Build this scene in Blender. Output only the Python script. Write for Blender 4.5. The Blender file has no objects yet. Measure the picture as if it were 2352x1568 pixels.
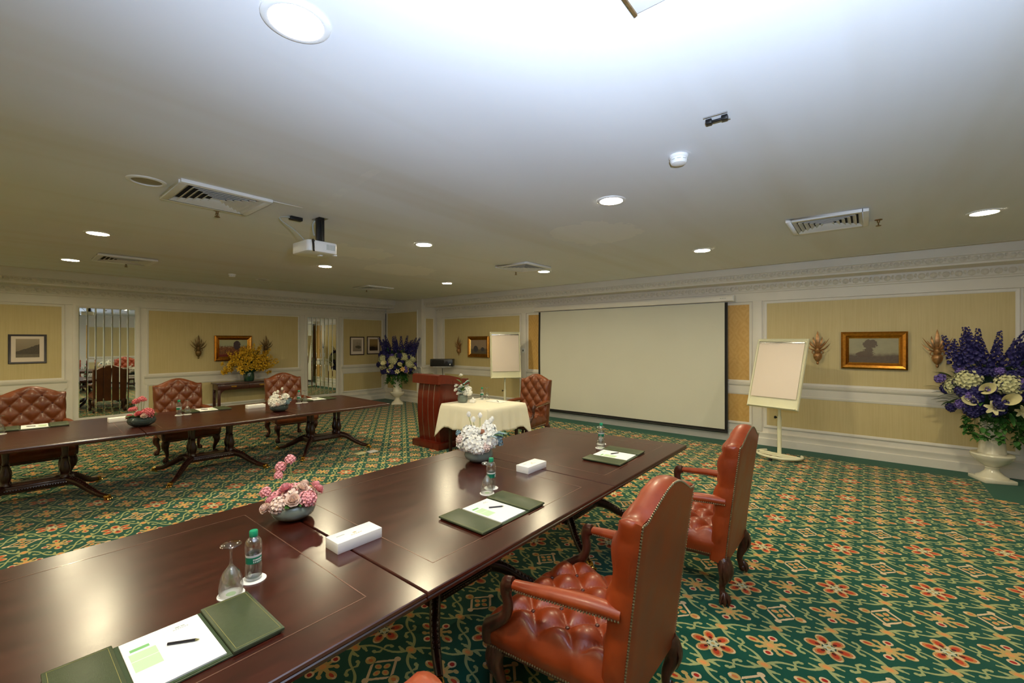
import bpy, bmesh, math, random
from mathutils import Vector, Matrix, Euler
PI = math.pi
sc = bpy.context.scene
col = sc.collection
random.seed(7)

# ------------------------------------------------------------------ camera, light, exposure
FPX = 992.0
AZ = math.atan(817 / FPX)
CAMH = 1.74
cam_d = bpy.data.cameras.new('camera')
cam_d.sensor_width = 36.0
cam_d.lens = 36.0 * FPX / 2352.0
cam_d.clip_start = 0.02
cam = bpy.data.objects.new('camera', cam_d)
col.objects.link(cam)
cam.location = (0, 0, CAMH)
cam.rotation_euler = (PI / 2, 0, AZ - PI / 2)
sc.camera = cam

w = bpy.data.worlds.new('world')
sc.world = w
w.use_nodes = True
w.node_tree.nodes['Background'].inputs[0].default_value = (0.02, 0.02, 0.022, 1)
w.node_tree.nodes['Background'].inputs[1].default_value = 0.5

sc.view_settings.view_transform = 'Standard'
sc.view_settings.look = 'None'
sc.view_settings.gamma = 1.0
sc.view_settings.use_curve_mapping = False
sc.view_settings.exposure = 0.2
sc.cycles.use_light_tree = False
sc.cycles.sampling_pattern = 'TABULATED_SOBOL'
sc.cycles.max_bounces = 8
sc.cycles.diffuse_bounces = 4
sc.cycles.glossy_bounces = 3
sc.cycles.transmission_bounces = 8
sc.cycles.caustics_reflective = False
sc.cycles.caustics_refractive = False
sc.cycles.sample_clamp_indirect = 6.0

# the photographer's flash: a cool lamp beside the camera, tilted up so it bounces off the ceiling
fl_d = bpy.data.lights.new('camera_flash', 'SPOT')
fl_d.energy = 450
fl_d.color = (0.66, 0.79, 1.0)
fl_d.spot_size = math.radians(165)
fl_d.spot_blend = 1.0
fl_d.shadow_soft_size = 0.05
flash = bpy.data.objects.new('camera_flash', fl_d)
col.objects.link(flash)
flash.location = (0.16, -0.10, 1.95)
flash.rotation_euler = (Vector((0.85, 0.20, 2.904)) - Vector(flash.location)).to_track_quat('-Z', 'Y').to_euler()
LAMP_STRENGTH = 320.0

# ------------------------------------------------------------------ helpers: objects
def obj(name, me, parent=None, loc=None, rot=None, scale=None):
    o = bpy.data.objects.new(name, me)
    col.objects.link(o)
    if parent is not None:
        o.parent = parent
    if loc is not None:
        o.location = loc
    if rot is not None:
        o.rotation_euler = rot
    if scale is not None:
        o.scale = scale if hasattr(scale, '__len__') else (scale,) * 3
    return o

def tag(o, label=None, cat=None, group=None, kind=None):
    if label: o['label'] = label
    if cat: o['category'] = cat
    if group: o['group'] = group
    if kind: o['kind'] = kind
    return o

def thing(name, label, cat, loc=(0, 0, 0), rz=0.0, group=None):
    o = obj(name, None, None, loc, (0, 0, rz))
    o.empty_display_size = 0.1
    return tag(o, label, cat, group)

def copy_tree(o, parent=None):
    c = o.copy()
    col.objects.link(c)
    c.parent = parent
    for ch in list(o.children):
        copy_tree(ch, c)
    return c

class MB:
    """collects geometry, then links it as one mesh object"""
    def __init__(s):
        s.v = []; s.f = []
    def add(s, vs, fs, M=None):
        n = len(s.v)
        if M is not None:
            vs = [M @ Vector(p) for p in vs]
            if M.determinant() < 0:
                fs = [tuple(reversed(f)) for f in fs]
        s.v.extend([tuple(p) for p in vs])
        s.f.extend([tuple(i + n for i in f) for f in fs])
        return s
    def box(s, x0, x1, y0, y1, z0, z1, M=None):
        vs = [(x0,y0,z0),(x1,y0,z0),(x1,y1,z0),(x0,y1,z0),(x0,y0,z1),(x1,y0,z1),(x1,y1,z1),(x0,y1,z1)]
        return s.add(vs, [(0,3,2,1),(4,5,6,7),(0,1,5,4),(1,2,6,5),(2,3,7,6),(3,0,4,7)], M)
    def cbox(s, c, d, M=None):
        return s.box(c[0]-d[0]/2,c[0]+d[0]/2,c[1]-d[1]/2,c[1]+d[1]/2,c[2]-d[2]/2,c[2]+d[2]/2,M)
    def lathe(s, prof, seg=20, M=None, cap=True, sx=1.0, sy=1.0):
        vs = []; fs = []
        for r, z in prof:
            for k in range(seg):
                a = 2*PI*k/seg
                vs.append((r*math.cos(a)*sx, r*math.sin(a)*sy, z))
        for i in range(len(prof)-1):
            for k in range(seg):
                k2 = (k+1) % seg
                fs.append((i*seg+k, i*seg+k2, (i+1)*seg+k2, (i+1)*seg+k))
        if cap:
            if prof[0][0] > 1e-5: fs.append(tuple(range(seg-1, -1, -1)))
            if prof[-1][0] > 1e-5: fs.append(tuple((len(prof)-1)*seg+k for k in range(seg)))
        return s.add(vs, fs, M)
    def tube(s, pts, rad, seg=8, M=None, cap=True, up=(0,0,1), flat=1.0):
        """sweep a circle (or ellipse: flat scales the second axis) along pts"""
        pts = [Vector(p) for p in pts]
        n = len(pts)
        if not hasattr(rad, '__len__'): rad = [rad]*n
        vs = []; fs = []
        prev = None
        for i in range(n):
            t = (pts[min(i+1, n-1)] - pts[max(i-1, 0)]).normalized()
            if prev is None:
                a = Vector(up)
                if abs(a.dot(t)) > 0.95: a = Vector((1, 0, 0))
                a = (a - t*a.dot(t)).normalized()
            else:
                a = (prev - t*prev.dot(t))
                a = a.normalized() if a.length > 1e-6 else t.orthogonal().normalized()
            prev = a
            b = t.cross(a)
            for k in range(seg):
                q = 2*PI*k/seg
                vs.append(pts[i] + (b*math.cos(q) + a*math.sin(q)*flat)*rad[i])
        for i in range(n-1):
            for k in range(seg):
                k2 = (k+1) % seg
                fs.append((i*seg+k, i*seg+k2, (i+1)*seg+k2, (i+1)*seg+k))
        if cap:
            fs.append(tuple(range(seg-1, -1, -1)))
            fs.append(tuple((n-1)*seg+k for k in range(seg)))
        return s.add(vs, fs, M)
    def sphere(s, c, r, nu=10, nv=6, M=None):
        if not hasattr(r, '__len__'): r = (r, r, r)
        vs = [(c[0], c[1], c[2]-r[2])]; fs = []
        for i in range(1, nv):
            p = -PI/2 + PI*i/nv
            for k in range(nu):
                a = 2*PI*k/nu
                vs.append((c[0]+r[0]*math.cos(p)*math.cos(a), c[1]+r[1]*math.cos(p)*math.sin(a), c[2]+r[2]*math.sin(p)))
        vs.append((c[0], c[1], c[2]+r[2]))
        for k in range(nu):
            fs.append((0, 1+(k+1) % nu, 1+k))
            fs.append((len(vs)-1, 1+(nv-2)*nu+k, 1+(nv-2)*nu+(k+1) % nu))
        for i in range(nv-2):
            for k in range(nu):
                k2 = (k+1) % nu
                fs.append((1+i*nu+k, 1+i*nu+k2, 1+(i+1)*nu+k2, 1+(i+1)*nu+k))
        return s.add(vs, fs, M)
    def grid(s, fn, nu, nv, M=None, flip=False):
        vs = [fn(i/nu, j/nv) for j in range(nv+1) for i in range(nu+1)]
        fs = []
        for j in range(nv):
            for i in range(nu):
                a = j*(nu+1)+i
                q = (a, a+1, a+nu+2, a+nu+1)
                fs.append(q[::-1] if flip else q)
        return s.add(vs, fs, M)
    def prism(s, poly, d0, d1, M=None):
        """poly in (x, z), swept along y from d0 to d1 (poly counter-clockwise seen from -y)"""
        n = len(poly)
        vs = [(p[0], d0, p[1]) for p in poly] + [(p[0], d1, p[1]) for p in poly]
        fs = [tuple(range(n)), tuple(range(2*n-1, n-1, -1))]
        for i in range(n):
            j = (i+1) % n
            fs.append((i, i+n, j+n, j))
        return s.add(vs, fs, M)
    def slab(s, poly, z0, z1, M=None):
        """poly in (x, y) counter-clockwise, extruded in z"""
        n = len(poly)
        vs = [(p[0], p[1], z0) for p in poly] + [(p[0], p[1], z1) for p in poly]
        fs = [tuple(range(n-1, -1, -1)), tuple(range(n, 2*n))]
        for i in range(n):
            j = (i+1) % n
            fs.append((i, j, j+n, i+n))
        return s.add(vs, fs, M)
    def rrect(s, w, d, r, z0, z1, seg=5, M=None):
        p = []
        for cx, cy, a0 in ((w/2-r, d/2-r, 0), (-w/2+r, d/2-r, 90), (-w/2+r, -d/2+r, 180), (w/2-r, -d/2+r, 270)):
            for k in range(seg+1):
                a = math.radians(a0+90*k/seg)
                p.append((cx+r*math.cos(a), cy+r*math.sin(a)))
        return s.slab(p, z0, z1, M)
    def mesh(s, name, mat, smooth=True, bevel=0.0, angle=38, doubles=False):
        me = bpy.data.meshes.new(name)
        me.from_pydata(s.v, [], s.f)
        if bevel or doubles:
            bm = bmesh.new(); bm.from_mesh(me)
            if doubles:
                bmesh.ops.remove_doubles(bm, verts=bm.verts, dist=1e-5)
                bmesh.ops.recalc_face_normals(bm, faces=bm.faces)
            if bevel:
                bmesh.ops.remove_doubles(bm, verts=bm.verts, dist=1e-6)
                es = [e for e in bm.edges if e.is_manifold and e.calc_face_angle(0) > math.radians(40)]
                bmesh.ops.bevel(bm, geom=es, offset=bevel, segments=2, affect='EDGES', profile=0.5, clamp_overlap=True)
            bm.to_mesh(me); bm.free()
        me.materials.append(mat)
        if smooth:
            me.polygons.foreach_set('use_smooth', [True]*len(me.polygons))
            me.set_sharp_from_angle(angle=math.radians(angle))
        me.update()
        return me
    def build(s, name, mat, parent=None, loc=None, rot=None, **k):
        return obj(name, s.mesh(name, mat, **k), parent, loc, rot)

def TR(x=0, y=0, z=0, rx=0, ry=0, rz=0, s=1.0):
    M = Matrix.Translation((x, y, z)) @ Euler((rx, ry, rz)).to_matrix().to_4x4()
    if s != 1.0:
        M = M @ (Matrix.Diagonal((s, s, s, 1)) if not hasattr(s, '__len__') else Matrix.Diagonal((*s, 1)))
    return M

def bez(pts, n=12):
    """Catmull-Rom through pts"""
    P = [Vector(p) for p in pts]
    P = [P[0]*2-P[1]] + P + [P[-1]*2-P[-2]]
    out = []
    for i in range(1, len(P)-2):
        for k in range(n):
            t = k/n
            a, b, c, d = P[i-1], P[i], P[i+1], P[i+2]
            out.append(0.5*((2*b)+(c-a)*t+(2*a-5*b+4*c-d)*t*t+(3*b-a-3*c+d)*t*t*t))
    out.append(P[-2])
    return out

def lerp(a, b, t): return a+(b-a)*t
def interp(tab, t):
    if t <= tab[0][0]: return tab[0][1]
    for (a, x), (b, y) in zip(tab, tab[1:]):
        if t <= b: return lerp(x, y, (t-a)/(b-a))
    return tab[-1][1]

# ------------------------------------------------------------------ helpers: materials
def srgb(r, g, b):
    f = lambda c: (c/255/12.92) if c/255 <= 0.04045 else ((c/255+0.055)/1.055)**2.4
    return (f(r), f(g), f(b), 1.0)

class S:
    """a shader socket with arithmetic, for writing node maths as formulas"""
    nt = None
    def __init__(s, sock): s.s = sock
    @staticmethod
    def op(o, *a):
        n = S.nt.nodes.new('ShaderNodeMath'); n.operation = o
        for i, x in enumerate(a):
            if isinstance(x, S): S.nt.links.new(x.s, n.inputs[i])
            else: n.inputs[i].default_value = float(x)
        return S(n.outputs[0])
    def __add__(s, o): return S.op('ADD', s, o)
    __radd__ = __add__
    def __sub__(s, o): return S.op('SUBTRACT', s, o)
    def __rsub__(s, o): return S.op('SUBTRACT', o, s)
    def __mul__(s, o): return S.op('MULTIPLY', s, o)
    __rmul__ = __mul__
    def __truediv__(s, o): return S.op('DIVIDE', s, o)
    def __lt__(s, o): return S.op('LESS_THAN', s, o)
    def __gt__(s, o): return S.op('GREATER_THAN', s, o)
    def abs(s): return S.op('ABSOLUTE', s)
    def floor(s): return S.op('FLOOR', s)
    def sqrt(s): return S.op('SQRT', s)
    def sin(s): return S.op('SINE', s)
    def cos(s): return S.op('COSINE', s)

def smin(a, b): return S.op('MINIMUM', a, b)
def smax(a, b): return S.op('MAXIMUM', a, b)
def smix(a, b, m): return a + (b-a)*m
def ell(x, y, cx, cy, rx, ry):
    p = (x-cx)*(1/rx); q = (y-cy)*(1/ry)
    return (p*p+q*q) < 1.0
def seg_mask(x, y, ax, ay, bx, by, w):
    dx, dy = bx-ax, by-ay
    L2 = dx*dx+dy*dy
    t = smin(smax(((x-ax)*dx+(y-ay)*dy)*(1/L2), 0.0), 1.0)
    p = x-ax-t*dx; q = y-ay-t*dy
    return (p*p+q*q) < (w*w)
def cmix(c0, c1, m):
    n = S.nt.nodes.new('ShaderNodeMix'); n.data_type = 'RGBA'
    for i, c in ((6, c0), (7, c1)):
        if isinstance(c, S): S.nt.links.new(c.s, n.inputs[i])
        else: n.inputs[i].default_value = c
    if isinstance(m, S): S.nt.links.new(m.s, n.inputs[0])
    else: n.inputs[0].default_value = m
    return S(n.outputs[2])

def new_mat(name):
    m = bpy.data.materials.new(name); m.use_nodes = True
    S.nt = m.node_tree
    return m, m.node_tree, m.node_tree.nodes['Principled BSDF']

def coords(scale=1.0, kind='Object'):
    n = S.nt.nodes.new('ShaderNodeTexCoord')
    s = S.nt.nodes.new('ShaderNodeSeparateXYZ')
    S.nt.links.new(n.outputs[kind], s.inputs[0])
    return S(s.outputs[0]), S(s.outputs[1]), S(s.outputs[2]), n.outputs[kind]

def noise(vec, scale, detail=4, stretch=None, rough=0.55, dist=0.0):
    nt = S.nt
    if stretch:
        mp = nt.nodes.new('ShaderNodeMapping'); mp.inputs['Scale'].default_value = stretch
        nt.links.new(vec, mp.inputs[0]); vec = mp.outputs[0]
    n = nt.nodes.new('ShaderNodeTexNoise')
    n.inputs['Scale'].default_value = scale; n.inputs['Detail'].default_value = detail
    n.inputs['Roughness'].default_value = rough; n.inputs['Distortion'].default_value = dist
    nt.links.new(vec, n.inputs[0])
    return S(n.outputs[0])

def bump(b, h, strength=0.3, dist=0.01):
    n = S.nt.nodes.new('ShaderNodeBump')
    n.inputs['Strength'].default_value = strength; n.inputs['Distance'].default_value = dist
    S.nt.links.new(h.s, n.inputs['Height'])
    S.nt.links.new(n.outputs[0], b.inputs['Normal'])

def rng(v, a, b, c=0.0, d=1.0):
    n = S.nt.nodes.new('ShaderNodeMapRange')
    S.nt.links.new(v.s, n.inputs[0])
    for i, x in zip((1, 2, 3, 4), (a, b, c, d)): n.inputs[i].default_value = x
    return S(n.outputs[0])

def plain(name, c, rough=0.5, metal=0.0, var=0.12, nscale=9.0, stretch=None, bmp=0.0, bscale=None, spec=0.5, coat=0.0, sss=0.0, sheen=0.0):
    """procedural: base colour broken up by a noise, optional relief"""
    m, nt, b = new_mat(name)
    x, y, z, vec = coords()
    nz = noise(vec, nscale, 4, stretch)
    dark = tuple(v*(1-var) for v in c[:3])+(1,)
    lite = tuple(min(1, v*(1+var)) for v in c[:3])+(1,)
    nt.links.new(cmix(dark, lite, rng(nz, 0.3, 0.7)).s, b.inputs['Base Color'])
    b.inputs['Roughness'].default_value = rough
    b.inputs['Metallic'].default_value = metal
    b.inputs['Specular IOR Level'].default_value = spec
    b.inputs['Coat Weight'].default_value = coat
    b.inputs['Coat Roughness'].default_value = 0.12
    if sheen: b.inputs['Sheen Weight'].default_value = sheen
    if bmp:
        bump(b, noise(vec, bscale or nscale*4, 3, stretch), bmp, 0.004)
    return m

def glassmat(name, c=(1, 1, 1, 1), rough=0.0, ior=1.45):
    m, nt, b = new_mat(name)
    x, y, z, vec = coords()
    nt.links.new(cmix(tuple(v*0.96 for v in c[:3])+(1,), c, noise(vec, 6)).s, b.inputs['Base Color'])
    b.inputs['Roughness'].default_value = rough
    b.inputs['Transmission Weight'].default_value = 1.0
    b.inputs['IOR'].default_value = ior
    return m

def emit(name, c, strength):
    m, nt, b = new_mat(name)
    b.inputs['Base Color'].default_value = (0.9, 0.9, 0.88, 1)
    b.inputs['Emission Color'].default_value = c
    b.inputs['Emission Strength'].default_value = strength
    return m

M = {}
def ceiling_mat():
    m, nt, b = new_mat('ceiling_paint')
    x, y, z, vec = coords()
    c = cmix(srgb(223, 225, 230), srgb(230, 232, 236), noise(vec, 1.2))
    n1 = noise(vec, 3.0, 4); n2 = noise(vec, 6, 3)
    xx = x+(n1-0.5)*0.5; yy = y+(n2-0.5)*0.5
    # plaster repairs: whiter patches and filled joints
    pm = smax(ell(xx, yy, 3.0, 5.2, 0.55, 0.40), smax(ell(xx, yy, 4.2, 2.3, 0.50, 0.45), ell(xx, yy, 4.3, 5.9, 0.60, 0.5)))
    jt = smax(seg_mask(x+(n2-0.5)*0.06, y+(n1-0.5)*0.06, 1.70, 2.61, 1.81, 3.59, 0.035), seg_mask(x+(n2-0.5)*0.06, y+(n1-0.5)*0.06, 1.90, 4.9, 3.3, 5.2, 0.05))
    c = cmix(c, srgb(246, 245, 244), smax(pm*0.45, jt*rng(n2, 0.35, 0.75, 0.0, 0.55)))
    # faint dull streaks along the boards
    c = cmix(c, srgb(214, 211, 204), rng(noise(vec, 1.1, 3, (0.16, 1.6, 1)), 0.50, 0.72, 0.0, 0.55))
    nt.links.new(c.s, b.inputs['Base Color'])
    b.inputs['Roughness'].default_value = 0.75
    return m
M['ceiling'] = ceiling_mat()
M['trim'] = plain('cream_white_paint', srgb(233, 227, 216), 0.42, var=0.03, nscale=3)
M['carve'] = plain('carved_cornice_paint', srgb(222, 215, 200), 0.5, var=0.10, nscale=26, bmp=0.5, bscale=45)
M['white'] = plain('white_plastic', srgb(235, 235, 234), 0.4, var=0.02)
M['grille'] = plain('grille_paint', srgb(214, 212, 206), 0.45, var=0.05)
M['dark'] = plain('black_plastic', srgb(22, 22, 24), 0.35, var=0.1)
M['darkhole'] = plain('dark_recess', srgb(38, 34, 30), 0.9, var=0.1)
M['chrome'] = plain('bright_metal', srgb(200, 198, 195), 0.25, 1.0, var=0.05)
M['brass'] = plain('polished_brass', srgb(226, 178, 92), 0.24, 1.0, var=0.12, nscale=40)
M['gilt'] = plain('gilded_frame', srgb(206, 140, 58), 0.3, 1.0, var=0.2, nscale=30, bmp=0.15, bscale=90)
M['copper'] = plain('gilded_carving', srgb(176, 130, 84), 0.4, 0.6, var=0.25, nscale=30, bmp=0.25, bscale=120)
M['bronze'] = plain('aged_bronze_carving', srgb(126, 100, 62), 0.45, 0.6, var=0.3, nscale=30, bmp=0.25, bscale=120)
M['screen'] = plain('projection_screen_cloth', srgb(214, 212, 196), 0.85, var=0.02, nscale=1.0)
M['black_cloth'] = plain('black_screen_border', srgb(26, 23, 20), 0.8, var=0.1)
M['paper'] = plain('white_paper', srgb(247, 246, 242), 0.7, var=0.01)
M['pinkpaper'] = plain('flip_chart_paper', srgb(238, 222, 208), 0.8, var=0.015, nscale=2)
M['chart'] = plain('cream_chart_frame', srgb(232, 229, 198), 0.35, var=0.03, nscale=4)
M['linen'] = plain('cream_tablecloth', srgb(238, 232, 212), 0.8, var=0.02, nscale=4, bmp=0.08, bscale=300, sheen=0.2)
M['ceramic'] = plain('glazed_white_urn', srgb(236, 230, 210), 0.22, var=0.04, nscale=8, coat=0.4)
M['folder'] = plain('green_leather_folder', srgb(66, 76, 51), 0.42, var=0.08, nscale=60, bmp=0.12, bscale=400)
M['folder_dark'] = plain('dark_green_folder_lining', srgb(58, 74, 46), 0.6, var=0.08, nscale=30)
M['stitch'] = plain('tan_stitching', srgb(132, 128, 74), 0.7)
M['lightgreen'] = plain('light_green_print', srgb(196, 222, 180), 0.7, var=0.01)
M['green'] = plain('green_print', srgb(128, 190, 118), 0.7, var=0.01)
M['greyprint'] = plain('grey_print', srgb(176, 180, 172), 0.7, var=0.02)
M['goldprint'] = plain('gold_print', srgb(196, 176, 116), 0.5, var=0.05)
M['cap'] = plain('green_bottle_cap', srgb(24, 150, 108), 0.35, var=0.05)
M['labelgreen'] = plain('green_bottle_label', srgb(0, 112, 84), 0.4, var=0.05)
M['ink'] = plain('black_pencil', srgb(34, 30, 36), 0.35, var=0.1)
def smoky(name, c):
    m = plain(name, c, 0.07, var=0.15, nscale=12)
    b = m.node_tree.nodes['Principled BSDF']
    b.inputs['Transmission Weight'].default_value = 0.45
    b.inputs['IOR'].default_value = 1.4
    return m
M['teal'] = smoky('smoky_grey_bowl_glass', srgb(152, 164, 154))
M['teal_d'] = smoky('dark_smoky_bowl_glass', srgb(84, 100, 98))
def thin_glass(name, tint, edge=0.55, rough=0.02, base=0.05):
    """thin clear wall: see-through, with a mirror-like sheen that grows towards grazing angles"""
    m, nt, b = new_mat(name)
    nt.nodes.remove(b)
    x, y, z, vec = coords()
    tr = nt.nodes.new('ShaderNodeBsdfTransparent'); gl_ = nt.nodes.new('ShaderNodeBsdfGlossy')
    gl_.inputs['Roughness'].default_value = rough
    lw = nt.nodes.new('ShaderNodeLayerWeight'); lw.inputs[0].default_value = 0.35
    nt.links.new(cmix(tuple(v*0.985 for v in tint[:3])+(1,), tint, noise(vec, 8)).s, tr.inputs[0])
    mx = nt.nodes.new('ShaderNodeMixShader')
    nt.links.new((S(lw.outputs[1])*edge+base).s, mx.inputs[0])
    nt.links.new(tr.outputs[0], mx.inputs[1]); nt.links.new(gl_.outputs[0], mx.inputs[2])
    nt.links.new(mx.outputs[0], nt.nodes['Material Output'].inputs[0])
    return m
M['clear'] = thin_glass('clear_glass', (0.97, 0.975, 0.97, 1), 0.6)
M['pet'] = thin_glass('clear_bottle_plastic', (0.97, 0.98, 0.985, 1), 0.65, 0.12, 0.20)
M['water'] = thin_glass('drinking_water', (0.90, 0.94, 0.955, 1), 0.5, 0.03)
M['pin'] = plain('nail_head', srgb(168, 156, 128), 0.3, 0.9, var=0.2, nscale=200)

def wood(name, c1, c2, rough, stretch, coat=0.3, scale=3.0, spec=0.5, bmp=0.03, rv=0.18, fleck=0.3):
    m, nt, b = new_mat(name)
    x, y, z, vec = coords()
    g = noise(vec, scale, 6, stretch, 0.6, 0.6)
    g2 = noise(vec, scale*6, 3, stretch)
    nt.links.new(cmix(c1, c2, rng(g*(1-fleck)+g2*fleck, 0.30, 0.70)).s, b.inputs['Base Color'])
    nt.links.new(rng(g, 0.2, 0.8, rough*(1-rv), rough*(1+rv)).s, b.inputs['Roughness'])
    b.inputs['Coat Weight'].default_value = coat
    b.inputs['Coat Roughness'].default_value = 0.1
    b.inputs['Specular IOR Level'].default_value = spec
    if bmp: bump(b, g2, bmp, 0.002)
    return m
M['table'] = wood('polished_mahogany_top', srgb(44, 15, 9), srgb(72, 24, 12), 0.255, (0.8, 3.5, 3.5), 0.0, 3.0, spec=1.0, bmp=0.0, rv=0.08, fleck=0.06)
M['inlay'] = wood('mahogany_inlay_line', srgb(96, 66, 54), srgb(120, 86, 72), 0.3, (1, 1, 1))
M['darkwood'] = wood('dark_carved_mahogany', srgb(34, 14, 12), srgb(64, 26, 20), 0.3, (3, 3, 1), 0.3, 8.0)
M['chairwood'] = wood('dark_chair_wood', srgb(48, 22, 16), srgb(86, 42, 28), 0.32, (3, 3, 1), 0.3, 10.0)
M['cherry'] = wood('red_cherry_lectern', srgb(84, 22, 9), srgb(108, 34, 14), 0.3, (6, 6, 0.6), 0.3, 3.0)
M['console'] = wood('dark_console_wood', srgb(56, 26, 20), srgb(88, 44, 32), 0.3, (1, 4, 4), 0.3, 6.0)

def leather(name, c1, c2):
    m, nt, b = new_mat(name)
    x, y, z, vec = coords()
    n1 = noise(vec, 5, 4); n2 = noise(vec, 240, 2)
    nt.links.new(cmix(c1, c2, rng(n1, 0.3, 0.7)).s, b.inputs['Base Color'])
    nt.links.new(rng(n1, 0.3, 0.7, 0.34, 0.46).s, b.inputs['Roughness'])
    b.inputs['Coat Weight'].default_value = 0.12
    b.inputs['Coat Roughness'].default_value = 0.2
    bump(b, n2*0.4+n1*0.6, 0.10, 0.004)
    return m
M['leather'] = leather('tan_red_leather', srgb(118, 40, 10), srgb(154, 60, 15))
M['leather_dim'] = leather('dim_lit_leather', srgb(94, 45, 20), srgb(124, 64, 28))  # same leather, browner: the dimmer light there is put into its colour
M['button'] = leather('leather_button', srgb(70, 26, 12), srgb(88, 34, 16))

def wallpaper(name, c1, c2):
    m, nt, b = new_mat(name)
    x, y, z, vec = coords()
    n1 = noise(vec, 60, 3, (1, 1, 0.03)); n2 = noise(vec, 2.2, 3)
    nt.links.new(cmix(c1, c2, rng(n1*0.6+n2*0.4, 0.35, 0.65)).s, b.inputs['Base Color'])
    b.inputs['Roughness'].default_value = 0.55
    bump(b, n1, 0.06, 0.002)
    return m
M['paper_wall'] = wallpaper('straw_wallpaper', srgb(206, 186, 132), srgb(216, 197, 145))

def damask():
    m, nt, b = new_mat('gold_damask_fabric')
    x, y, z, vec = coords()
    u = y*(1/0.30); v = z*(1/0.42)
    fu = (u-u.floor())-0.5; fv = (v-v.floor())-0.5
    d = (fu.abs()*1.0+fv.abs())
    n1 = noise(vec, 14, 2)
    pat = ((d*26.0+n1*6.0).sin()*0.5+0.5)*0.25+n1*0.75
    nt.links.new(cmix(srgb(206, 160, 84), srgb(216, 174, 100), rng(pat, 0.3, 0.7)).s, b.inputs['Base Color'])
    b.inputs['Roughness'].default_value = 0.5
    b.inputs['Sheen Weight'].default_value = 0.3
    return m
M['damask'] = damask()

def mirror_mat():
    m, nt, b = new_mat('mirror_glass')
    x, y, z, vec = coords()
    nt.links.new(cmix((0.80, 0.84, 0.80, 1), (0.86, 0.89, 0.86, 1), noise(vec, 1.5)).s, b.inputs['Base Color'])
    b.inputs['Metallic'].default_value = 1.0
    b.inputs['Roughness'].default_value = 0.015
    return m
M['mirror'] = mirror_mat()

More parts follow.
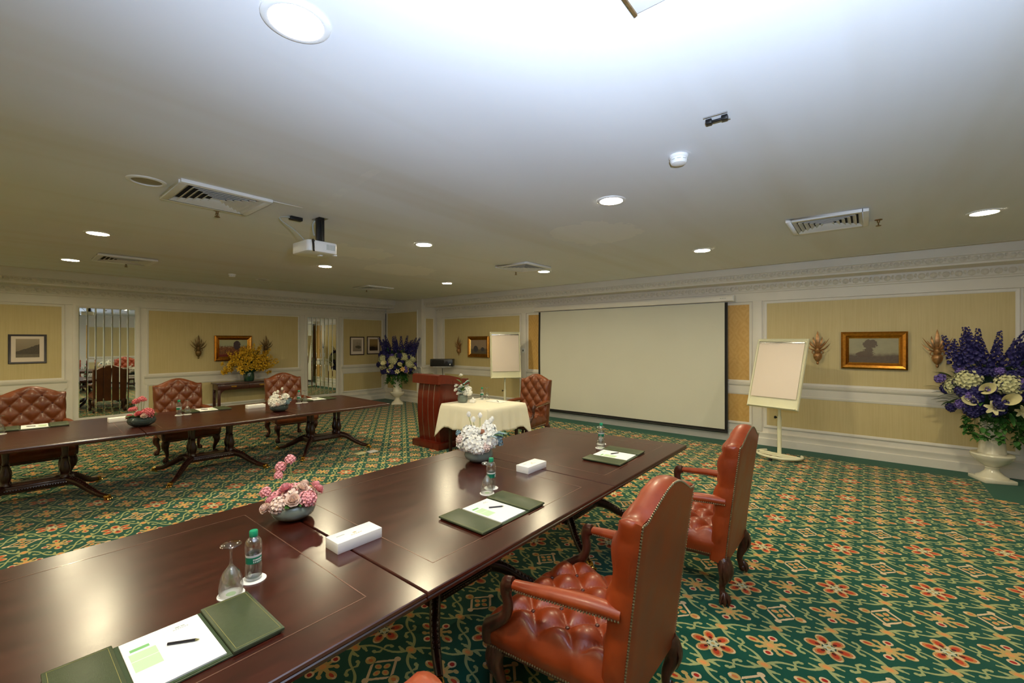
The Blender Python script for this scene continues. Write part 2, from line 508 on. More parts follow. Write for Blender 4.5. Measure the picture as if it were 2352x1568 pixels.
def carpet():
    m, nt, b = new_mat('floral_carpet')
    X, Y, Z, vec = coords()
    PX, PY = 0.380, 0.520
    wob = noise(vec, 40, 2)
    x0 = X+(wob-0.5)*0.006; y0 = Y+(wob-0.5)*0.006
    u = (x0-2.66)*(1/PX); v = (y0-0.69)*(1/PY)
    iu = (u+0.5).floor(); jv = (v+0.5).floor()
    du1 = u-iu; dv1 = v-jv
    i2 = u.floor(); j2 = v.floor()
    du2 = u-i2-0.5; dv2 = v-j2-0.5
    m1 = (du1.abs()+dv1.abs()) < 0.5
    x = smix(du2, du1, m1)*PX; y = smix(dv2, dv1, m1)*PY
    h1 = (iu+jv)*0.5; h2 = (i2+j2)*0.5
    odd1 = (h1-h1.floor())*2.0; odd2 = (h2-h2.floor())*2.0
    isA = m1*(1.0-odd1); isC = (1.0-m1)*(1.0-odd2); isB = 1.0-isA-isC
    ax = x.abs(); ay = y.abs()
    GREEN = srgb(8, 74, 60); TAN = srgb(198, 166, 98); RED = srgb(196, 66, 30); VINE = srgb(164, 170, 112)
    PALE = srgb(222, 192, 148); DKRED = srgb(92, 22, 16); ORANGE = srgb(204, 122, 66)
    g = cmix(srgb(3, 66, 54), srgb(8, 88, 68), noise(vec, 300, 1))
    # ---- vines along the diamond edges, point-symmetric about each edge's middle
    L = math.hypot(PX/2, PY/2)
    ex, ey = -PX/2/L, PY/2/L
    nx, ny = PY/2/L, PX/2/L
    s0 = (ax-PX/4)*ex+(ay-PY/4)*ey
    n0 = (ax-PX/4)*nx+(ay-PY/4)*ny
    sg = (s0 > 0.0)*2.0-1.0
    s = s0*sg; n = n0*sg
    H = L/2
    stem = ((n-(s*(2*PI/L)).sin()*0.021).abs() < (0.0058+s*0.026))*(s < H-0.01)
    # hook at the middle: three short strokes
    hook = smax(smax(seg_mask(s, n, 0.0, 0.0, 0.010, -0.024, 0.0075), seg_mask(s, n, 0.010, -0.024, 0.036, -0.030, 0.0078)), ell(s, n, 0.044, -0.022, 0.012, 0.010))
    leaf = smax(seg_mask(s, n, 0.118, 0.010, 0.086, -0.022, 0.0062), seg_mask(s, n, 0.122, 0.012, 0.102, -0.006, 0.0100))
    vine = smax(smax(stem, hook), leaf)
    c = cmix(g, VINE, vine)
    node = smax(ell(ax, ay, PX/2, 0.0, 0.024, 0.036), ell(ax, ay, 0.0, PY/2, 0.024, 0.036))
    c = cmix(c, TAN, node)
    nodei = smax(ell(ax, ay, PX/2, 0.0, 0.012, 0.018), ell(ax, ay, 0.0, PY/2, 0.012, 0.018))
    c = cmix(c, srgb(228, 150, 82), nodei)
    # ---- medallion A: six red petals
    x = x*1.12; y = y*1.12; ax = x.abs(); ay = y.abs()
    r = (x*x+y*y*0.86).sqrt()
    ang = S.op('ARCTAN2', x, y)
    def fold(off):
        q = (ang+off)*(3/PI)
        return ((q-(q+0.5).floor()).abs())*(PI/3)
    a1 = fold(0.0); a2 = fold(PI/6)
    p1 = r*a1.sin(); q1 = r*a1.cos(); p2 = r*a2.sin(); q2 = r*a2.cos()
    A = cmix(c, TAN, ell(p1, q1, 0.0, 0.080, 0.034, 0.045))
    A = cmix(A, PALE, ell(p1, q1, 0.0, 0.108, 0.020, 0.014))
    A = cmix(A, ORANGE, ell(p1, q1, 0.0, 0.080, 0.024, 0.034))
    A = cmix(A, RED, ell(p1, q1, 0.0, 0.073, 0.017, 0.026))
    A = cmix(A, DKRED, ell(p1, q1, 0.0, 0.055, 0.010, 0.014))
    A = cmix(A, PALE, ell(p2, q2, 0.0, 0.050, 0.010, 0.022))
    A = cmix(A, srgb(10, 60, 48), r < 0.034)
    A = cmix(A, srgb(206, 206, 170), ell(p2, q2, 0.0, 0.020, 0.011, 0.014))
    A = cmix(A, TAN, r < 0.011)
    # ---- medallion B: tan star with four red drops
    star = r < (0.054+(ang*8.0).cos()*0.018)
    Bc = cmix(c, TAN, star)
    Bc = cmix(Bc, TAN, ell(ax, ay, 0.0, 0.100, 0.027, 0.042))
    Bc = cmix(Bc, PALE, ell(ax, ay, 0.0, 0.128, 0.012, 0.014))
    Bc = cmix(Bc, RED, ell(ax, ay, 0.0, 0.102, 0.010, 0.024))
    Bc = cmix(Bc, PALE, ell(ax, ay, 0.080, 0.0, 0.026, 0.028))
    Bc = cmix(Bc, srgb(172, 34, 20), ell(ax, ay, 0.081, 0.0, 0.014, 0.016))
    Bc = cmix(Bc, srgb(226, 158, 92), r < 0.020)
    Bc = cmix(Bc, TAN, ell(ax, ay, 0.056, 0.060, 0.014, 0.020))
    # ---- medallion C: outlined lozenge with little flowers
    d = ax*(1/0.112)+ay*(1/0.102)
    ring = (d > 0.80)*(d < 1.02)*(ay < 0.082)
    Cc = cmix(c, PALE, ring)
    Cc = cmix(Cc, TAN, ell(ax, ay, 0.0, 0.118, 0.030, 0.034))
    Cc = cmix(Cc, PALE, ell(ax, ay, 0.0, 0.140, 0.012, 0.014))
    Cc = cmix(Cc, ORANGE, ell(ax, ay, 0.0, 0.116, 0.012, 0.018))
    Cc = cmix(Cc, TAN, smax(ell(ax, ay, 0.036, 0.0, 0.022, 0.018), ell(ax, ay, 0.0, 0.036, 0.018, 0.024)))
    Cc = cmix(Cc, srgb(222, 128, 76), smax(ell(ax, ay, 0.036, 0.0, 0.010, 0.009), ell(ax, ay, 0.0, 0.036, 0.009, 0.012)))
    Cc = cmix(Cc, PALE, ell(ax, ay, 0.112, 0.0, 0.018, 0.022))
    cc = cmix(cmix(Bc, A, isA), Cc, isC)
    back = Y > -1.08
    inside = smax((X < 7.90)*back, (X < 7.07)*(1.0-back))*(Y < 10.36)*(Y > -3.0)*(X > -4.6)
    border = cmix(srgb(6, 78, 58), srgb(10, 92, 68), noise(vec, 200, 1))
    fin = cmix(border, cc, inside)
    nt.links.new(fin.s, b.inputs['Base Color'])
    b.inputs['Roughness'].default_value = 0.95
    b.inputs['Specular IOR Level'].default_value = 0.1
    b.inputs['Sheen Weight'].default_value = 0.15
    bump(b, noise(vec, 500, 1), 0.25, 0.004)
    return m
M['carpet'] = carpet()
# ------------------------------------------------------------------ the room
XW, YW, ZC = 8.32, 11.42, 2.904
XE, YN = -5.0, -3.4
def struct(name, mb, mat, parent=None, **k):
    o = mb.build(name, mat, parent, **k)
    if parent is None: o['kind'] = 'structure'
    return o

struct('floor', MB().box(XE, XW, YN, YW, -0.05, 0.0), M['carpet'], smooth=False)

def ceil_dz(x, y):
    """the boards sag a few millimetres between their fixings"""
    a = 0.004+0.0048*math.sin(2*PI*(y-x*0.12)/1.22+0.3*math.sin(x*0.9))+0.0026*math.sin(2*PI*(y*0.5-x*0.10)+1.0)
    return a*min(1.0, max(0.0, min(7.46-x, 10.16-y)/0.4))
def CZ(x, y): return ZC+ceil_dz(x, y)
def ceil_fn(i, j):
    x = lerp(XE, 7.46, i); y = lerp(YN, 10.16, j)
    return (x, y, CZ(x, y))
cm = MB().grid(ceil_fn, 60, 150, flip=True)
cm.box(XE, 7.46, YN, 10.16, ZC+0.03, ZC+0.06)
cm.box(7.44, 7.526, YN, 10.22, ZC-0.001, ZC+0.20)
cm.box(XE, 7.526, 10.14, 10.22, ZC-0.001, ZC+0.20)
cm.box(7.44, XW+0.1, YN, YW+0.1, ZC+0.20, ZC+0.24)
cm.box(XE, 7.46, 10.14, YW+0.1, ZC+0.20, ZC+0.24)
ceiling = struct('ceiling', cm, M['ceiling'], angle=60)

WL = Matrix(((1,0,0,0),(0,-1,0,YW),(0,0,1,0),(0,0,0,1)))          # wall frame: (along, out into room, up)
WR = Matrix(((0,-1,0,XW),(1,0,0,0),(0,0,1,0),(0,0,0,1)))
BX, BY = 7.755, 9.68
WB = Matrix(((0,-1,0,BX),(1,0,0,0),(0,0,1,0),(0,0,0,1)))           # front of the boxed-out corner
WS = Matrix(((1,0,0,0),(0,-1,0,BY),(0,0,1,0),(0,0,0,1)))           # its narrow side
WN = Matrix(((1,0,0,0),(0,1,0,YN),(0,0,1,0),(0,0,0,1)))           # wall behind the camera
WE = Matrix(((0,1,0,XE),(1,0,0,0),(0,0,1,0),(0,0,0,1)))           # far end wall, out of frame

wall_left = struct('wall_left', MB().box(XE, XW, YW, YW+0.1, 0, ZC+0.20), M['trim'], smooth=False)
wall_right = struct('wall_right', MB().box(XW, XW+0.1, YN, YW, 0, ZC+0.20), M['trim'], smooth=False)
wall_corner = struct('wall_corner', MB().box(BX, XW, BY, YW, 0, ZC+0.20), M['trim'], smooth=False)
wall_near = struct('wall_near', MB().box(XE, XW, YN-0.1, YN, 0, ZC+0.20), M['trim'], smooth=False)
wall_end = struct('wall_end', MB().box(XE-0.1, XE, YN, YW, 0, ZC+0.20), M['trim'], smooth=False)

def frame_mb(u0, u1, z0, z1, w, d0, d1, Mx, lip=0.4):
    """picture-frame moulding with a rounded section"""
    mb = MB()
    sec = [(0, d0), (0, d1*0.7+d0*0.3), (w*0.25, d1), (w*0.6, d1*0.85+d0*0.15), (w, d0+(d1-d0)*lip), (w, d0)]
    loops = []
    for a, d in sec:
        loops.append([(u0+a, d, z0+a), (u1-a, d, z0+a), (u1-a, d, z1-a), (u0+a, d, z1-a)])
    vs = [p for l in loops for p in l]; fs = []
    n = len(sec)
    for i in range(n):
        j = (i+1) % n
        for k in range(4):
            k2 = (k+1) % 4
            fs.append((i*4+k, i*4+k2, j*4+k2, j*4+k))
    mb.add(vs, fs, Mx)
    return mb

def panel(wall, Mx, u0, u1, z0, z1, mat='paper_wall'):
    MB().box(u0, u1, -0.002, 0.006, z0, z1, Mx).build('wall_panel', M[mat], wall, smooth=False)
    frame_mb(u0-0.035, u1+0.035, z0-0.035, z1+0.035, 0.045, 0.0, 0.022, Mx).build('panel_moulding', M['trim'], wall, doubles=True)

def rail_pieces(wall, Mx, u0, u1, z=0.87):
    mb = MB()
    p = [(0.0, z), (0.018, z), (0.020, z+0.105), (0.030, z+0.115), (0.046, z+0.14), (0.046, z+0.16), (0.0, z+0.16)]
    vs = [(u0, a, b) for a, b in p]+[(u1, a, b) for a, b in p]
    n = len(p)
    fs = [tuple(range(n)), tuple(range(2*n-1, n-1, -1))]+[(i, i+n, (i+1) % n+n, (i+1) % n) for i in range(n)]
    mb.add(vs, fs, Mx)
    return mb.build('chair_rail', M['trim'], wall, doubles=True)

def baseboard(name, Mx, u0, u1):
    mb = MB()
    p = [(0, 0.0), (0.034, 0.0), (0.034, 0.115), (0.022, 0.125), (0.022, 0.185), (0.028, 0.195), (0.028, 0.208), (0.006, 0.224), (0, 0.224)]
    vs = [(u0, a, b) for a, b in p]+[(u1, a, b) for a, b in p]
    n = len(p)
    fs = [tuple(range(n)), tuple(range(2*n-1, n-1, -1))]+[(i, i+n, (i+1) % n+n, (i+1) % n) for i in range(n)]
    mb.add(vs, fs, Mx)
    struct(name, mb, M['trim'], doubles=True)

baseboard('baseboard_left', WL, XE, BX-0.001)
baseboard('baseboard_right', WR, YN, BY-0.001)
baseboard('baseboard_corner', WB, BY, YW-0.03)
baseboard('baseboard_near', WN, XE, XW)

def cornice(name, Mx, u0, u1, dband):
    mb = MB()
    p = [(0, 2.42), (0.020, 2.424), (0.020, 2.565), (0.034, 2.575), (0.034, 2.592), (0.044, 2.605), (0.062, 2.700), (0.062, 2.718),
         (0.435, 2.718), (0.435, 2.742), (0.448, 2.750), (0.478, 2.822), (0.500, 2.828), (0.500, 3.10), (0, 3.10)]
    vs = [(u0, a, b) for a, b in p]+[(u1, a, b) for a, b in p]
    n = len(p)
    fs = [tuple(range(n)), tuple(range(2*n-1, n-1, -1))]+[(i, i+n, (i+1) % n+n, (i+1) % n) for i in range(n)]
    mb.add(vs, fs, Mx)
    tr = struct(name, mb, M['trim'], doubles=True, angle=25)
    # carved leaf ornament on the two sloping faces
    for dm, zm, hh, tilt, st in ((0.466, 2.787, 0.036, 0.030, 0.105), (0.056, 2.652, 0.044, 0.018, 0.12)):
        o = MB()
        k = 0
        u = u0+st/2
        while u < u1-st/2:
            o.sphere((u, dm+0.002, zm), (st*0.34, 0.014, hh), 6, 4, Mx)
            o.sphere((u+st/2, dm+0.008, zm+hh*0.25), (st*0.16, 0.011, hh*0.7), 5, 4, Mx)
            u += st; k += 1
        oo = o.build('carved_ornament', M['carve'], tr)
        oo['kind'] = 'stuff'
    return tr
cornice('trim_1', WR, YN, YW, 0.80)
cornice('trim_2', WL, XE, BX+0.06, 1.20)

# left wall
for a, b in ((-2.6, 0.872), (2.097, 5.130), (6.373, BX-0.13)):
    panel(wall_left, WL, a, b, 1.065, 2.385)
    panel(wall_left, WL, a, b, 0.330, 0.835)
    rail_pieces(wall_left, WL, a-0.06, b+0.06)
# right wall
for a, b in ((-1.46, 1.315), (6.60, 9.35)):
    panel(wall_right, WR, a, b, 1.065, 2.385)
    panel(wall_right, WR, a, b, 0.330, 0.835)
    rail_pieces(wall_right, WR, a-0.06, b+0.06)
# fabric recess behind the screen
panel(wall_right, WR, 1.56, 6.34, 1.065, 2.385, 'damask')
panel(wall_right, WR, 1.56, 6.34, 0.345, 0.835, 'damask')
rail_pieces(wall_right, WR, 1.52, 6.38)
for a, b in ((1.375, 1.515), (6.395, 6.545), (9.44, 9.66), (-1.78, -1.52)):
    MB().box(a, b, 0.0, 0.026, 0.224, 2.43, WR).build('pilaster', M['trim'], wall_right, bevel=0.004)
# boxed corner
panel(wall_corner, WB, BY+0.20, YW-0.12, 1.065, 2.60)
panel(wall_corner, WB, BY+0.20, YW-0.12, 0.330, 0.835)
rail_pieces(wall_corner, WB, BY, YW)
panel(wall_corner, WS, BX+0.14, XW-0.14, 1.065, 2.40)
panel(wall_corner, WS, BX+0.14, XW-0.14, 0.330, 0.835)
rail_pieces(wall_corner, WS, BX, XW)
# wall behind the camera, seen in the mirrors only
for a, b in ((-3.4, -0.6), (-0.2, 2.4), (2.8, 5.2), (5.6, 7.9)):
    panel(wall_near, WN, a, b, 1.065, 2.385)
    panel(wall_near, WN, a, b, 0.330, 0.835)
    rail_pieces(wall_near, WN, a-0.06, b+0.06)
panel(wall_right, WR, -3.1, -1.86, 1.065, 2.385)
panel(wall_right, WR, -3.1, -1.86, 0.330, 0.835)
rail_pieces(wall_right, WR, -3.4, -1.80)
panel(wall_end, WE, -1.5, 10.5, 1.065, 2.385)
panel(wall_end, WE, -1.5, 10.5, 0.330, 0.835)

# ------------------------------------------------------------------ mirrors of bevelled strips
def mirror(u0, u1, n, label):
    z0, z1 = 0.30, 2.385
    t = thing('mirror_panel', label, 'mirror', ((u0+u1)/2, YW, z0), group='strip mirrors set into the left wall')
    wv = (u1-u0)/n
    g, bw = 0.0012, 0.013
    a, b = -wv/2+g, wv/2-g
    H = z1-z0
    vs = [(a, -0.004, g), (b, -0.004, g), (b, -0.004, H-g), (a, -0.004, H-g),
          (a+bw, -0.0075, g+bw), (b-bw, -0.0075, g+bw), (b-bw, -0.0075, H-g-bw), (a+bw, -0.0075, H-g-bw),
          (a, 0.0, g), (b, 0.0, g), (b, 0.0, H-g), (a, 0.0, H-g)]
    fs = [(4, 5, 6, 7), (0, 1, 5, 4), (1, 2, 6, 5), (2, 3, 7, 6), (3, 0, 4, 7), (8, 9, 1, 0), (9, 10, 2, 1), (10, 11, 3, 2), (11, 8, 0, 3), (11, 10, 9, 8)]
    me = MB().add(vs, fs).mesh('mirror_strip', M['mirror'], smooth=False)
    for k in range(n):
        obj('mirror_strip', me, t, (-(u1-u0)/2+wv*(k+0.5), -0.006, 0))
    MB().box(-(u1-u0)/2, (u1-u0)/2, -0.005, 0, 0, H).build('backing', M['dark'], t, smooth=False)
    fr = frame_mb(-(u1-u0)/2-0.075, (u1-u0)/2+0.075, -0.07, H+0.07, 0.078, 0.0, 0.03, Matrix(((1,0,0,0),(0,-1,0,0),(0,0,1,0),(0,0,0,1))))
    fr.build('frame', M['trim'], t, doubles=True)
mirror(1.081, 1.898, 7, 'tall strip mirror behind the left table, between two leather chairs')
mirror(5.367, 6.165, 7, 'tall strip mirror nearest the corner, beside the small black frames')

# ------------------------------------------------------------------ pictures
def picture_mat(name, kind, right=False):
    m, nt, b = new_mat(name)
    x, y, z, vec = coords(kind='Generated')
    if right: x = 1.0-y
    n1 = noise(vec, 5, 6); n2 = noise(vec, 16, 4)
    if kind == 'tree':
        sky = cmix(srgb(146, 140, 108), srgb(176, 166, 128), n1)
        land = cmix(srgb(66, 54, 36), srgb(116, 94, 64), n2)
        hz = z+(n1-0.5)*0.20
        c = cmix(land, sky, rng(hz, 0.28, 0.42))
        xx = x+(n2-0.5)*0.22; zz = z+(n1-0.5)*0.22
        c = cmix(c, cmix(srgb(76, 56, 34), srgb(104, 80, 50), n2), smax(ell(xx, zz, 0.44, 0.74, 0.15, 0.17), smax(ell(xx, zz, 0.40, 0.42, 0.10, 0.18), ell(xx, zz, 0.30, 0.36, 0.16, 0.10)))*0.9)
    elif kind == 'garden':
        sky = cmix(srgb(150, 166, 150), srgb(190, 186, 140), z)
        land = cmix(srgb(70, 34, 20), srgb(176, 112, 56), rng(n2, 0.3, 0.7))
        c = cmix(land, sky, rng(z+(n2-0.5)*0.35, 0.55, 0.66))
        c = cmix(c, srgb(120, 30, 22), rng(z+(n1-0.5)*0.1, 0.22, 0.10))
        c = cmix(c, srgb(70, 48, 56), ell(x+(n2-0.5)*0.2, z+(n2-0.5)*0.2, 0.62, 0.66, 0.12, 0.26))
    elif kind == 'harbour':
        sky = cmix(srgb(150, 128, 110), srgb(170, 146, 116), n1)
        land = cmix(srgb(70, 66, 66), srgb(126, 112, 84), n2)
        c = cmix(land, sky, rng(z+(n1-0.5)*0.2, 0.3, 0.42))
        c = cmix(c, srgb(74, 70, 74), smax(ell(x+(n2-0.5)*0.16, z, 0.32, 0.36, 0.14, 0.22), ell(x+(n2-0.5)*0.16, z, 0.74, 0.34, 0.10, 0.14)))
    elif kind == 'sepia_hull':
        c = cmix(srgb(120, 104, 84), srgb(168, 152, 128), z)
        c = cmix(c, cmix(srgb(52, 44, 36), srgb(104, 92, 74), n2), ((z-x*0.42+(n1-0.5)*0.18) < 0.30)*(z > 0.16))
        c = cmix(c, cmix(srgb(96, 86, 70), srgb(128, 116, 96), n1), z < 0.17)
    elif kind == 'sepia_ship':
        c = cmix(srgb(150, 134, 116), srgb(186, 172, 152), z)
        c = cmix(c, srgb(76, 70, 58), smax(ell(x+(n2-0.5)*0.2, z+(n1-0.5)*0.3, 0.6, 0.36, 0.34, 0.13), smax(seg_mask(x, z, 0.48, 0.4, 0.50, 0.78, 0.012), seg_mask(x, z, 0.72, 0.4, 0.72, 0.70, 0.012)))*0.85)
    else:
        c = cmix(srgb(60, 44, 30), srgb(160, 132, 82), rng(z+(n1-0.5)*0.15, 0.25, 0.6))
        c = cmix(c, srgb(42, 32, 26), ell(x+(n1-0.5)*0.3, z+(n2-0.5)*0.2, 0.35, 0.22, 0.40, 0.14))
    nt.links.new(c.s, b.inputs['Base Color'])
    b.inputs['Roughness'].default_value = 0.5
    return m

FL = Matrix(((1,0,0,0),(0,-1,0,0),(0,0,1,0),(0,0,0,1)))
FR = Matrix(((0,-1,0,0),(1,0,0,0),(0,0,1,0),(0,0,0,1)))
def gilt_picture(wall, uc, zc, wv, hv, kind, label, name='gilt_framed_painting'):
    F = FL if wall == 'L' else FR
    loc = (uc, YW-0.006, zc) if wall == 'L' else (XW-0.006, uc, zc)
    t = thing(name, label, 'picture', loc, group='oil paintings in gilt frames')
    fw = 0.095
    frame_mb(-wv/2, wv/2, -hv/2, hv/2, fw, 0.0, 0.062, F, 0.3).build('frame', M['gilt'], t, doubles=True, angle=20)
    frame_mb(-wv/2+fw*0.8, wv/2-fw*0.8, -hv/2+fw*0.8, hv/2-fw*0.8, 0.022, 0.0, 0.034, F, 0.5).build('inner_slip', M['brass'], t, doubles=True, angle=20)
    i = fw*0.8+0.012
    MB().box(-wv/2+i, wv/2-i, 0.004, 0.016, -hv/2+i, hv/2-i, F).build('canvas', picture_mat('painting_'+kind, kind, wall == 'R'), t, smooth=False)
gilt_picture('R', -0.063, 1.607, 0.755, 0.553, 'tree', 'wide gilt-framed painting of a dark tree, right of the tilted flip chart')
gilt_picture('R', 7.985, 1.597, 0.77, 0.56, 'harbour', 'gilt-framed grey harbour painting beside the upright flip chart')
gilt_picture('L', 3.64, 1.585, 0.765, 0.58, 'garden', 'gilt-framed garden painting half hidden by yellow flowers')

def print_picture(uc, zc, wv, hv, fw, mw, kind, label, fmat, name='framed_print'):
    t = thing(name, label, 'picture', (uc, YW-0.006, zc), group='dark framed prints on the left wall')
    frame_mb(-wv/2, wv/2, -hv/2, hv/2, fw, 0.0, 0.024, FL, 0.6).build('frame', fmat, t, doubles=True)
    MB().box(-wv/2+fw*0.9, wv/2-fw*0.9, 0.0, 0.010, -hv/2+fw*0.9, hv/2-fw*0.9, FL).build('mat_board', M['pinkpaper'], t, smooth=False)
    a = fw+mw
    MB().box(-wv/2+a, wv/2-a, 0.010, 0.012, -hv/2+a*1.25, hv/2-a*0.9, FL).build('print', picture_mat('print_'+kind, kind), t, smooth=False)
M['slate_frame'] = plain('slate_grey_frame', srgb(70, 66, 72), 0.4)
M['brown_frame'] = plain('dark_brown_frame', srgb(54, 34, 28), 0.35)
print_picture(0.449, 1.608, 0.453, 0.512, 0.032, 0.055, 'sepia_hull', 'slate-framed photograph of a ship hull near the left chair', M['slate_frame'])
print_picture(-0.115, 1.608, 0.453, 0.512, 0.032, 0.055, 'sepia_ship', 'slate-framed print cut off by the left photo edge', M['slate_frame'])
print_picture(6.80, 1.612, 0.45, 0.53, 0.026, 0.06, 'sepia_ship', 'small black-framed print of a ship, next to the strip mirror', M['brown_frame'])
print_picture(7.34, 1.625, 0.45, 0.53, 0.026, 0.06, 'dusk', 'small black-framed dusk seascape, next to the corner urn', M['brown_frame'])

# ------------------------------------------------------------------ carved wall sconces
def leaf_solid(mb, base, tip, bow, width, thick=0.010, n=8, side=(1, 0, 0), Mx=None):
    """a pointed leaf from base to tip, bowed by vector bow, with a raised midrib"""
    b = Vector(base); t = Vector(tip); bw = Vector(bow)
    ax = (t-b).normalized()
    sd = Vector(side); sd = (sd-ax*sd.dot(ax)).normalized()
    nr = ax.cross(sd)
    vs = []; fs = []
    for i in range(n+1):
        f = i/n
        c = b+(t-b)*f+bw*math.sin(PI*f)
        wd = width*math.sin(PI*min(1, 0.12+f*0.88))**0.8*(1.0-0.15*f)
        th = thick*(1-0.7*f)
        vs += [c-sd*wd, c+nr*th, c+sd*wd, c-nr*th*0.6]
    for i in range(n):
        for k in range(4):
            k2 = (k+1) % 4
            fs.append((i*4+k, i*4+k2, i*4+4+k2, i*4+4+k))
    fs += [(3, 2, 1, 0), (n*4, n*4+1, n*4+2, n*4+3)]
    mb.add(vs, fs, Mx)

def make_sconce(mat):
    ps = []
    body = MB()
    body.lathe([(0.006, -0.265), (0.014, -0.255), (0.018, -0.235), (0.012, -0.222), (0.030, -0.205), (0.052, -0.165), (0.060, -0.125), (0.052, -0.095), (0.034, -0.082),
                (0.040, -0.070), (0.046, -0.055), (0.034, -0.040), (0.026, -0.02), (0.034, 0.0), (0.02, 0.015), (0.0, 0.02)], 14, TR(0, -0.055, 0))
    body.cbox((0, -0.012, -0.06), (0.07, 0.024, 0.26))
    ps.append(('body', body))
    fan = MB()
    leaf_solid(fan, (0, -0.045, -0.01), (0, -0.05, 0.265), (0, -0.030, 0), 0.027, 0.012)
    for sgn in (-1, 1):
        leaf_solid(fan, (sgn*0.010, -0.04, -0.01), (sgn*0.058, -0.035, 0.175), (sgn*0.012, -0.03, 0), 0.014)
    ps.append(('plume', fan))
    for sgn in (-1, 1):
        for (tx, tz, bz, wd) in ((0.150, 0.150, -0.020, 0.009), (0.160, 0.070, -0.036, 0.011), (0.105, 0.110, -0.006, 0.010)):
            l = MB()
            leaf_solid(l, (sgn*0.012, -0.045, -0.035), (sgn*tx, -0.05, tz), (0, -0.035, bz), wd, side=(0, 0, 1))
            ps.append(('side_leaf', l))
        l = MB()
        l.tube(bez([(sgn*0.02, -0.05, -0.03), (sgn*0.062, -0.06, -0.05), (sgn*0.070, -0.06, -0.085), (sgn*0.045, -0.055, -0.10)], 5), [0.009-0.0003*i for i in range(16)], 6)
        ps.append(('scroll', l))
    return [(n, b.mesh(n, mat, doubles=True, angle=50)) for n, b in ps]
sc_g = make_sconce(M['copper']); sc_b = make_sconce(M['bronze'])
def sconce(wall, u, z, parts, label):
    loc = (u, YW-0.006, z) if wall == 'L' else (XW-0.006, u, z)
    t = thing('wall_sconce', label, 'sconce', loc, 0 if wall == 'L' else -PI/2, 'carved leaf sconces')
    for n, me in parts: obj(n, me, t)
sconce('L', 2.948, 1.625, sc_b, 'carved leaf wall ornament left of the garden painting')
sconce('L', 4.330, 1.625, sc_b, 'dark carved leaf wall ornament above the yellow flowers')
sconce('R', 8.71, 1.625, sc_g, 'carved leaf wall ornament above the black equipment box')
sconce('R', 0.605, 1.645, sc_g, 'gilded leaf wall ornament right against the tilted flip chart')
sconce('R', -0.735, 1.645, sc_g, 'gilded leaf wall ornament partly behind the big blue flowers')

# ------------------------------------------------------------------ projection screen
t = thing('projection_screen', 'large pull-down projection screen with black border on the right wall', 'screen', (8.17, 3.90, 0.0))
y0, y1, zb, zt = 1.875-3.9, 5.925-3.9, 0.165, 2.42
def scr(i, j):
    y = lerp(y0, y1, i); z = lerp(zb, zt, j)
    wv = 0.010*math.sin((y*0.9+z*1.1)*3.1)*math.exp(-((y-1.55)/0.6)**2)+0.004*math.sin(y*2.2+z)
    return (wv, y, z)
mb = MB().grid(scr, 48, 30, flip=True)
mb.v += [(p[0]+0.003, p[1], p[2]) for p in mb.v[:]]
nq = 49*31
mb.f += [tuple(reversed([q+nq for q in f])) for f in mb.f[:]]
mb.build('screen_cloth', M['screen'], t, angle=80)
bw = 0.050
for n, q in (('border', (y0, y0+bw, zb, zt)), ('border', (y1-bw, y1, zb, zt)), ('border', (y0+bw, y1-bw, zb, zb+0.045))):
    def bf(i, j, q=q):
        y = lerp(q[0], q[1], i); z = lerp(q[2], q[3], j)
        wv = 0.010*math.sin((y*0.9+z*1.1)*3.1)*math.exp(-((y-1.55)/0.6)**2)+0.004*math.sin(y*2.2+z)
        return (wv-0.003, y, z)
    MB().grid(bf, 4 if q[1]-q[0] < 1 else 48, 30 if q[3]-q[2] > 1 else 2, flip=True).build(n, M['black_cloth'], t, angle=80)
MB().tube([(0, y0, zb-0.005), (0, y1, zb-0.005)], 0.014, 10).build('bottom_bar', M['dark'], t)
MB().box(-0.055, 0.06, y0-0.10, y1+0.10, 2.435, 2.528).build('housing', M['trim'], t, bevel=0.012)
for s_ in (y0-0.10, y1+0.10):
    MB().box(-0.060, 0.065, s_-0.008, s_+0.008, 2.43, 2.533).build('end_cap', M['white'], t, bevel=0.004)
mk = MB()
for k in range(3): mk.box(-0.0562, -0.0548, y0+0.02+k*0.035, y0+0.045+k*0.035, 2.484, 2.494)
mk.build('maker_mark', M['greyprint'], t, smooth=False)
MB().box(0.045, 0.140, -1.7, -1.64, 2.46, 2.52).build('wall_bracket', M['white'], t)
MB().box(0.045, 0.140, 1.64, 1.7, 2.46, 2.52).build('wall_bracket', M['white'], t)

# switch on the pilaster and cable in the corner
t = thing('screen_switch', 'small switch on the white pilaster left of the screen', 'switch', (XW-0.026, 6.47, 1.52))
MB().box(-0.012, 0, -0.04, 0.04, -0.055, 0.055).build('plate', M['white'], t, bevel=0.003)
MB().box(-0.020, -0.012, -0.012, 0.012, -0.02, 0.02).build('rocker', M['dark'], t, bevel=0.002)
cb = MB().tube(bez([(BX-0.006, YW-0.03, 2.64), (BX-0.010, YW-0.035, 2.5), (BX-0.012, YW-0.034, 2.2), (BX-0.010, YW-0.035, 1.95), (BX-0.008, YW-0.03, 1.82)], 6), 0.009, 6)
o = cb.build('wall_cable', M['dark']); tag(o, 'dark cable hanging down the white corner above the urn', 'cable')

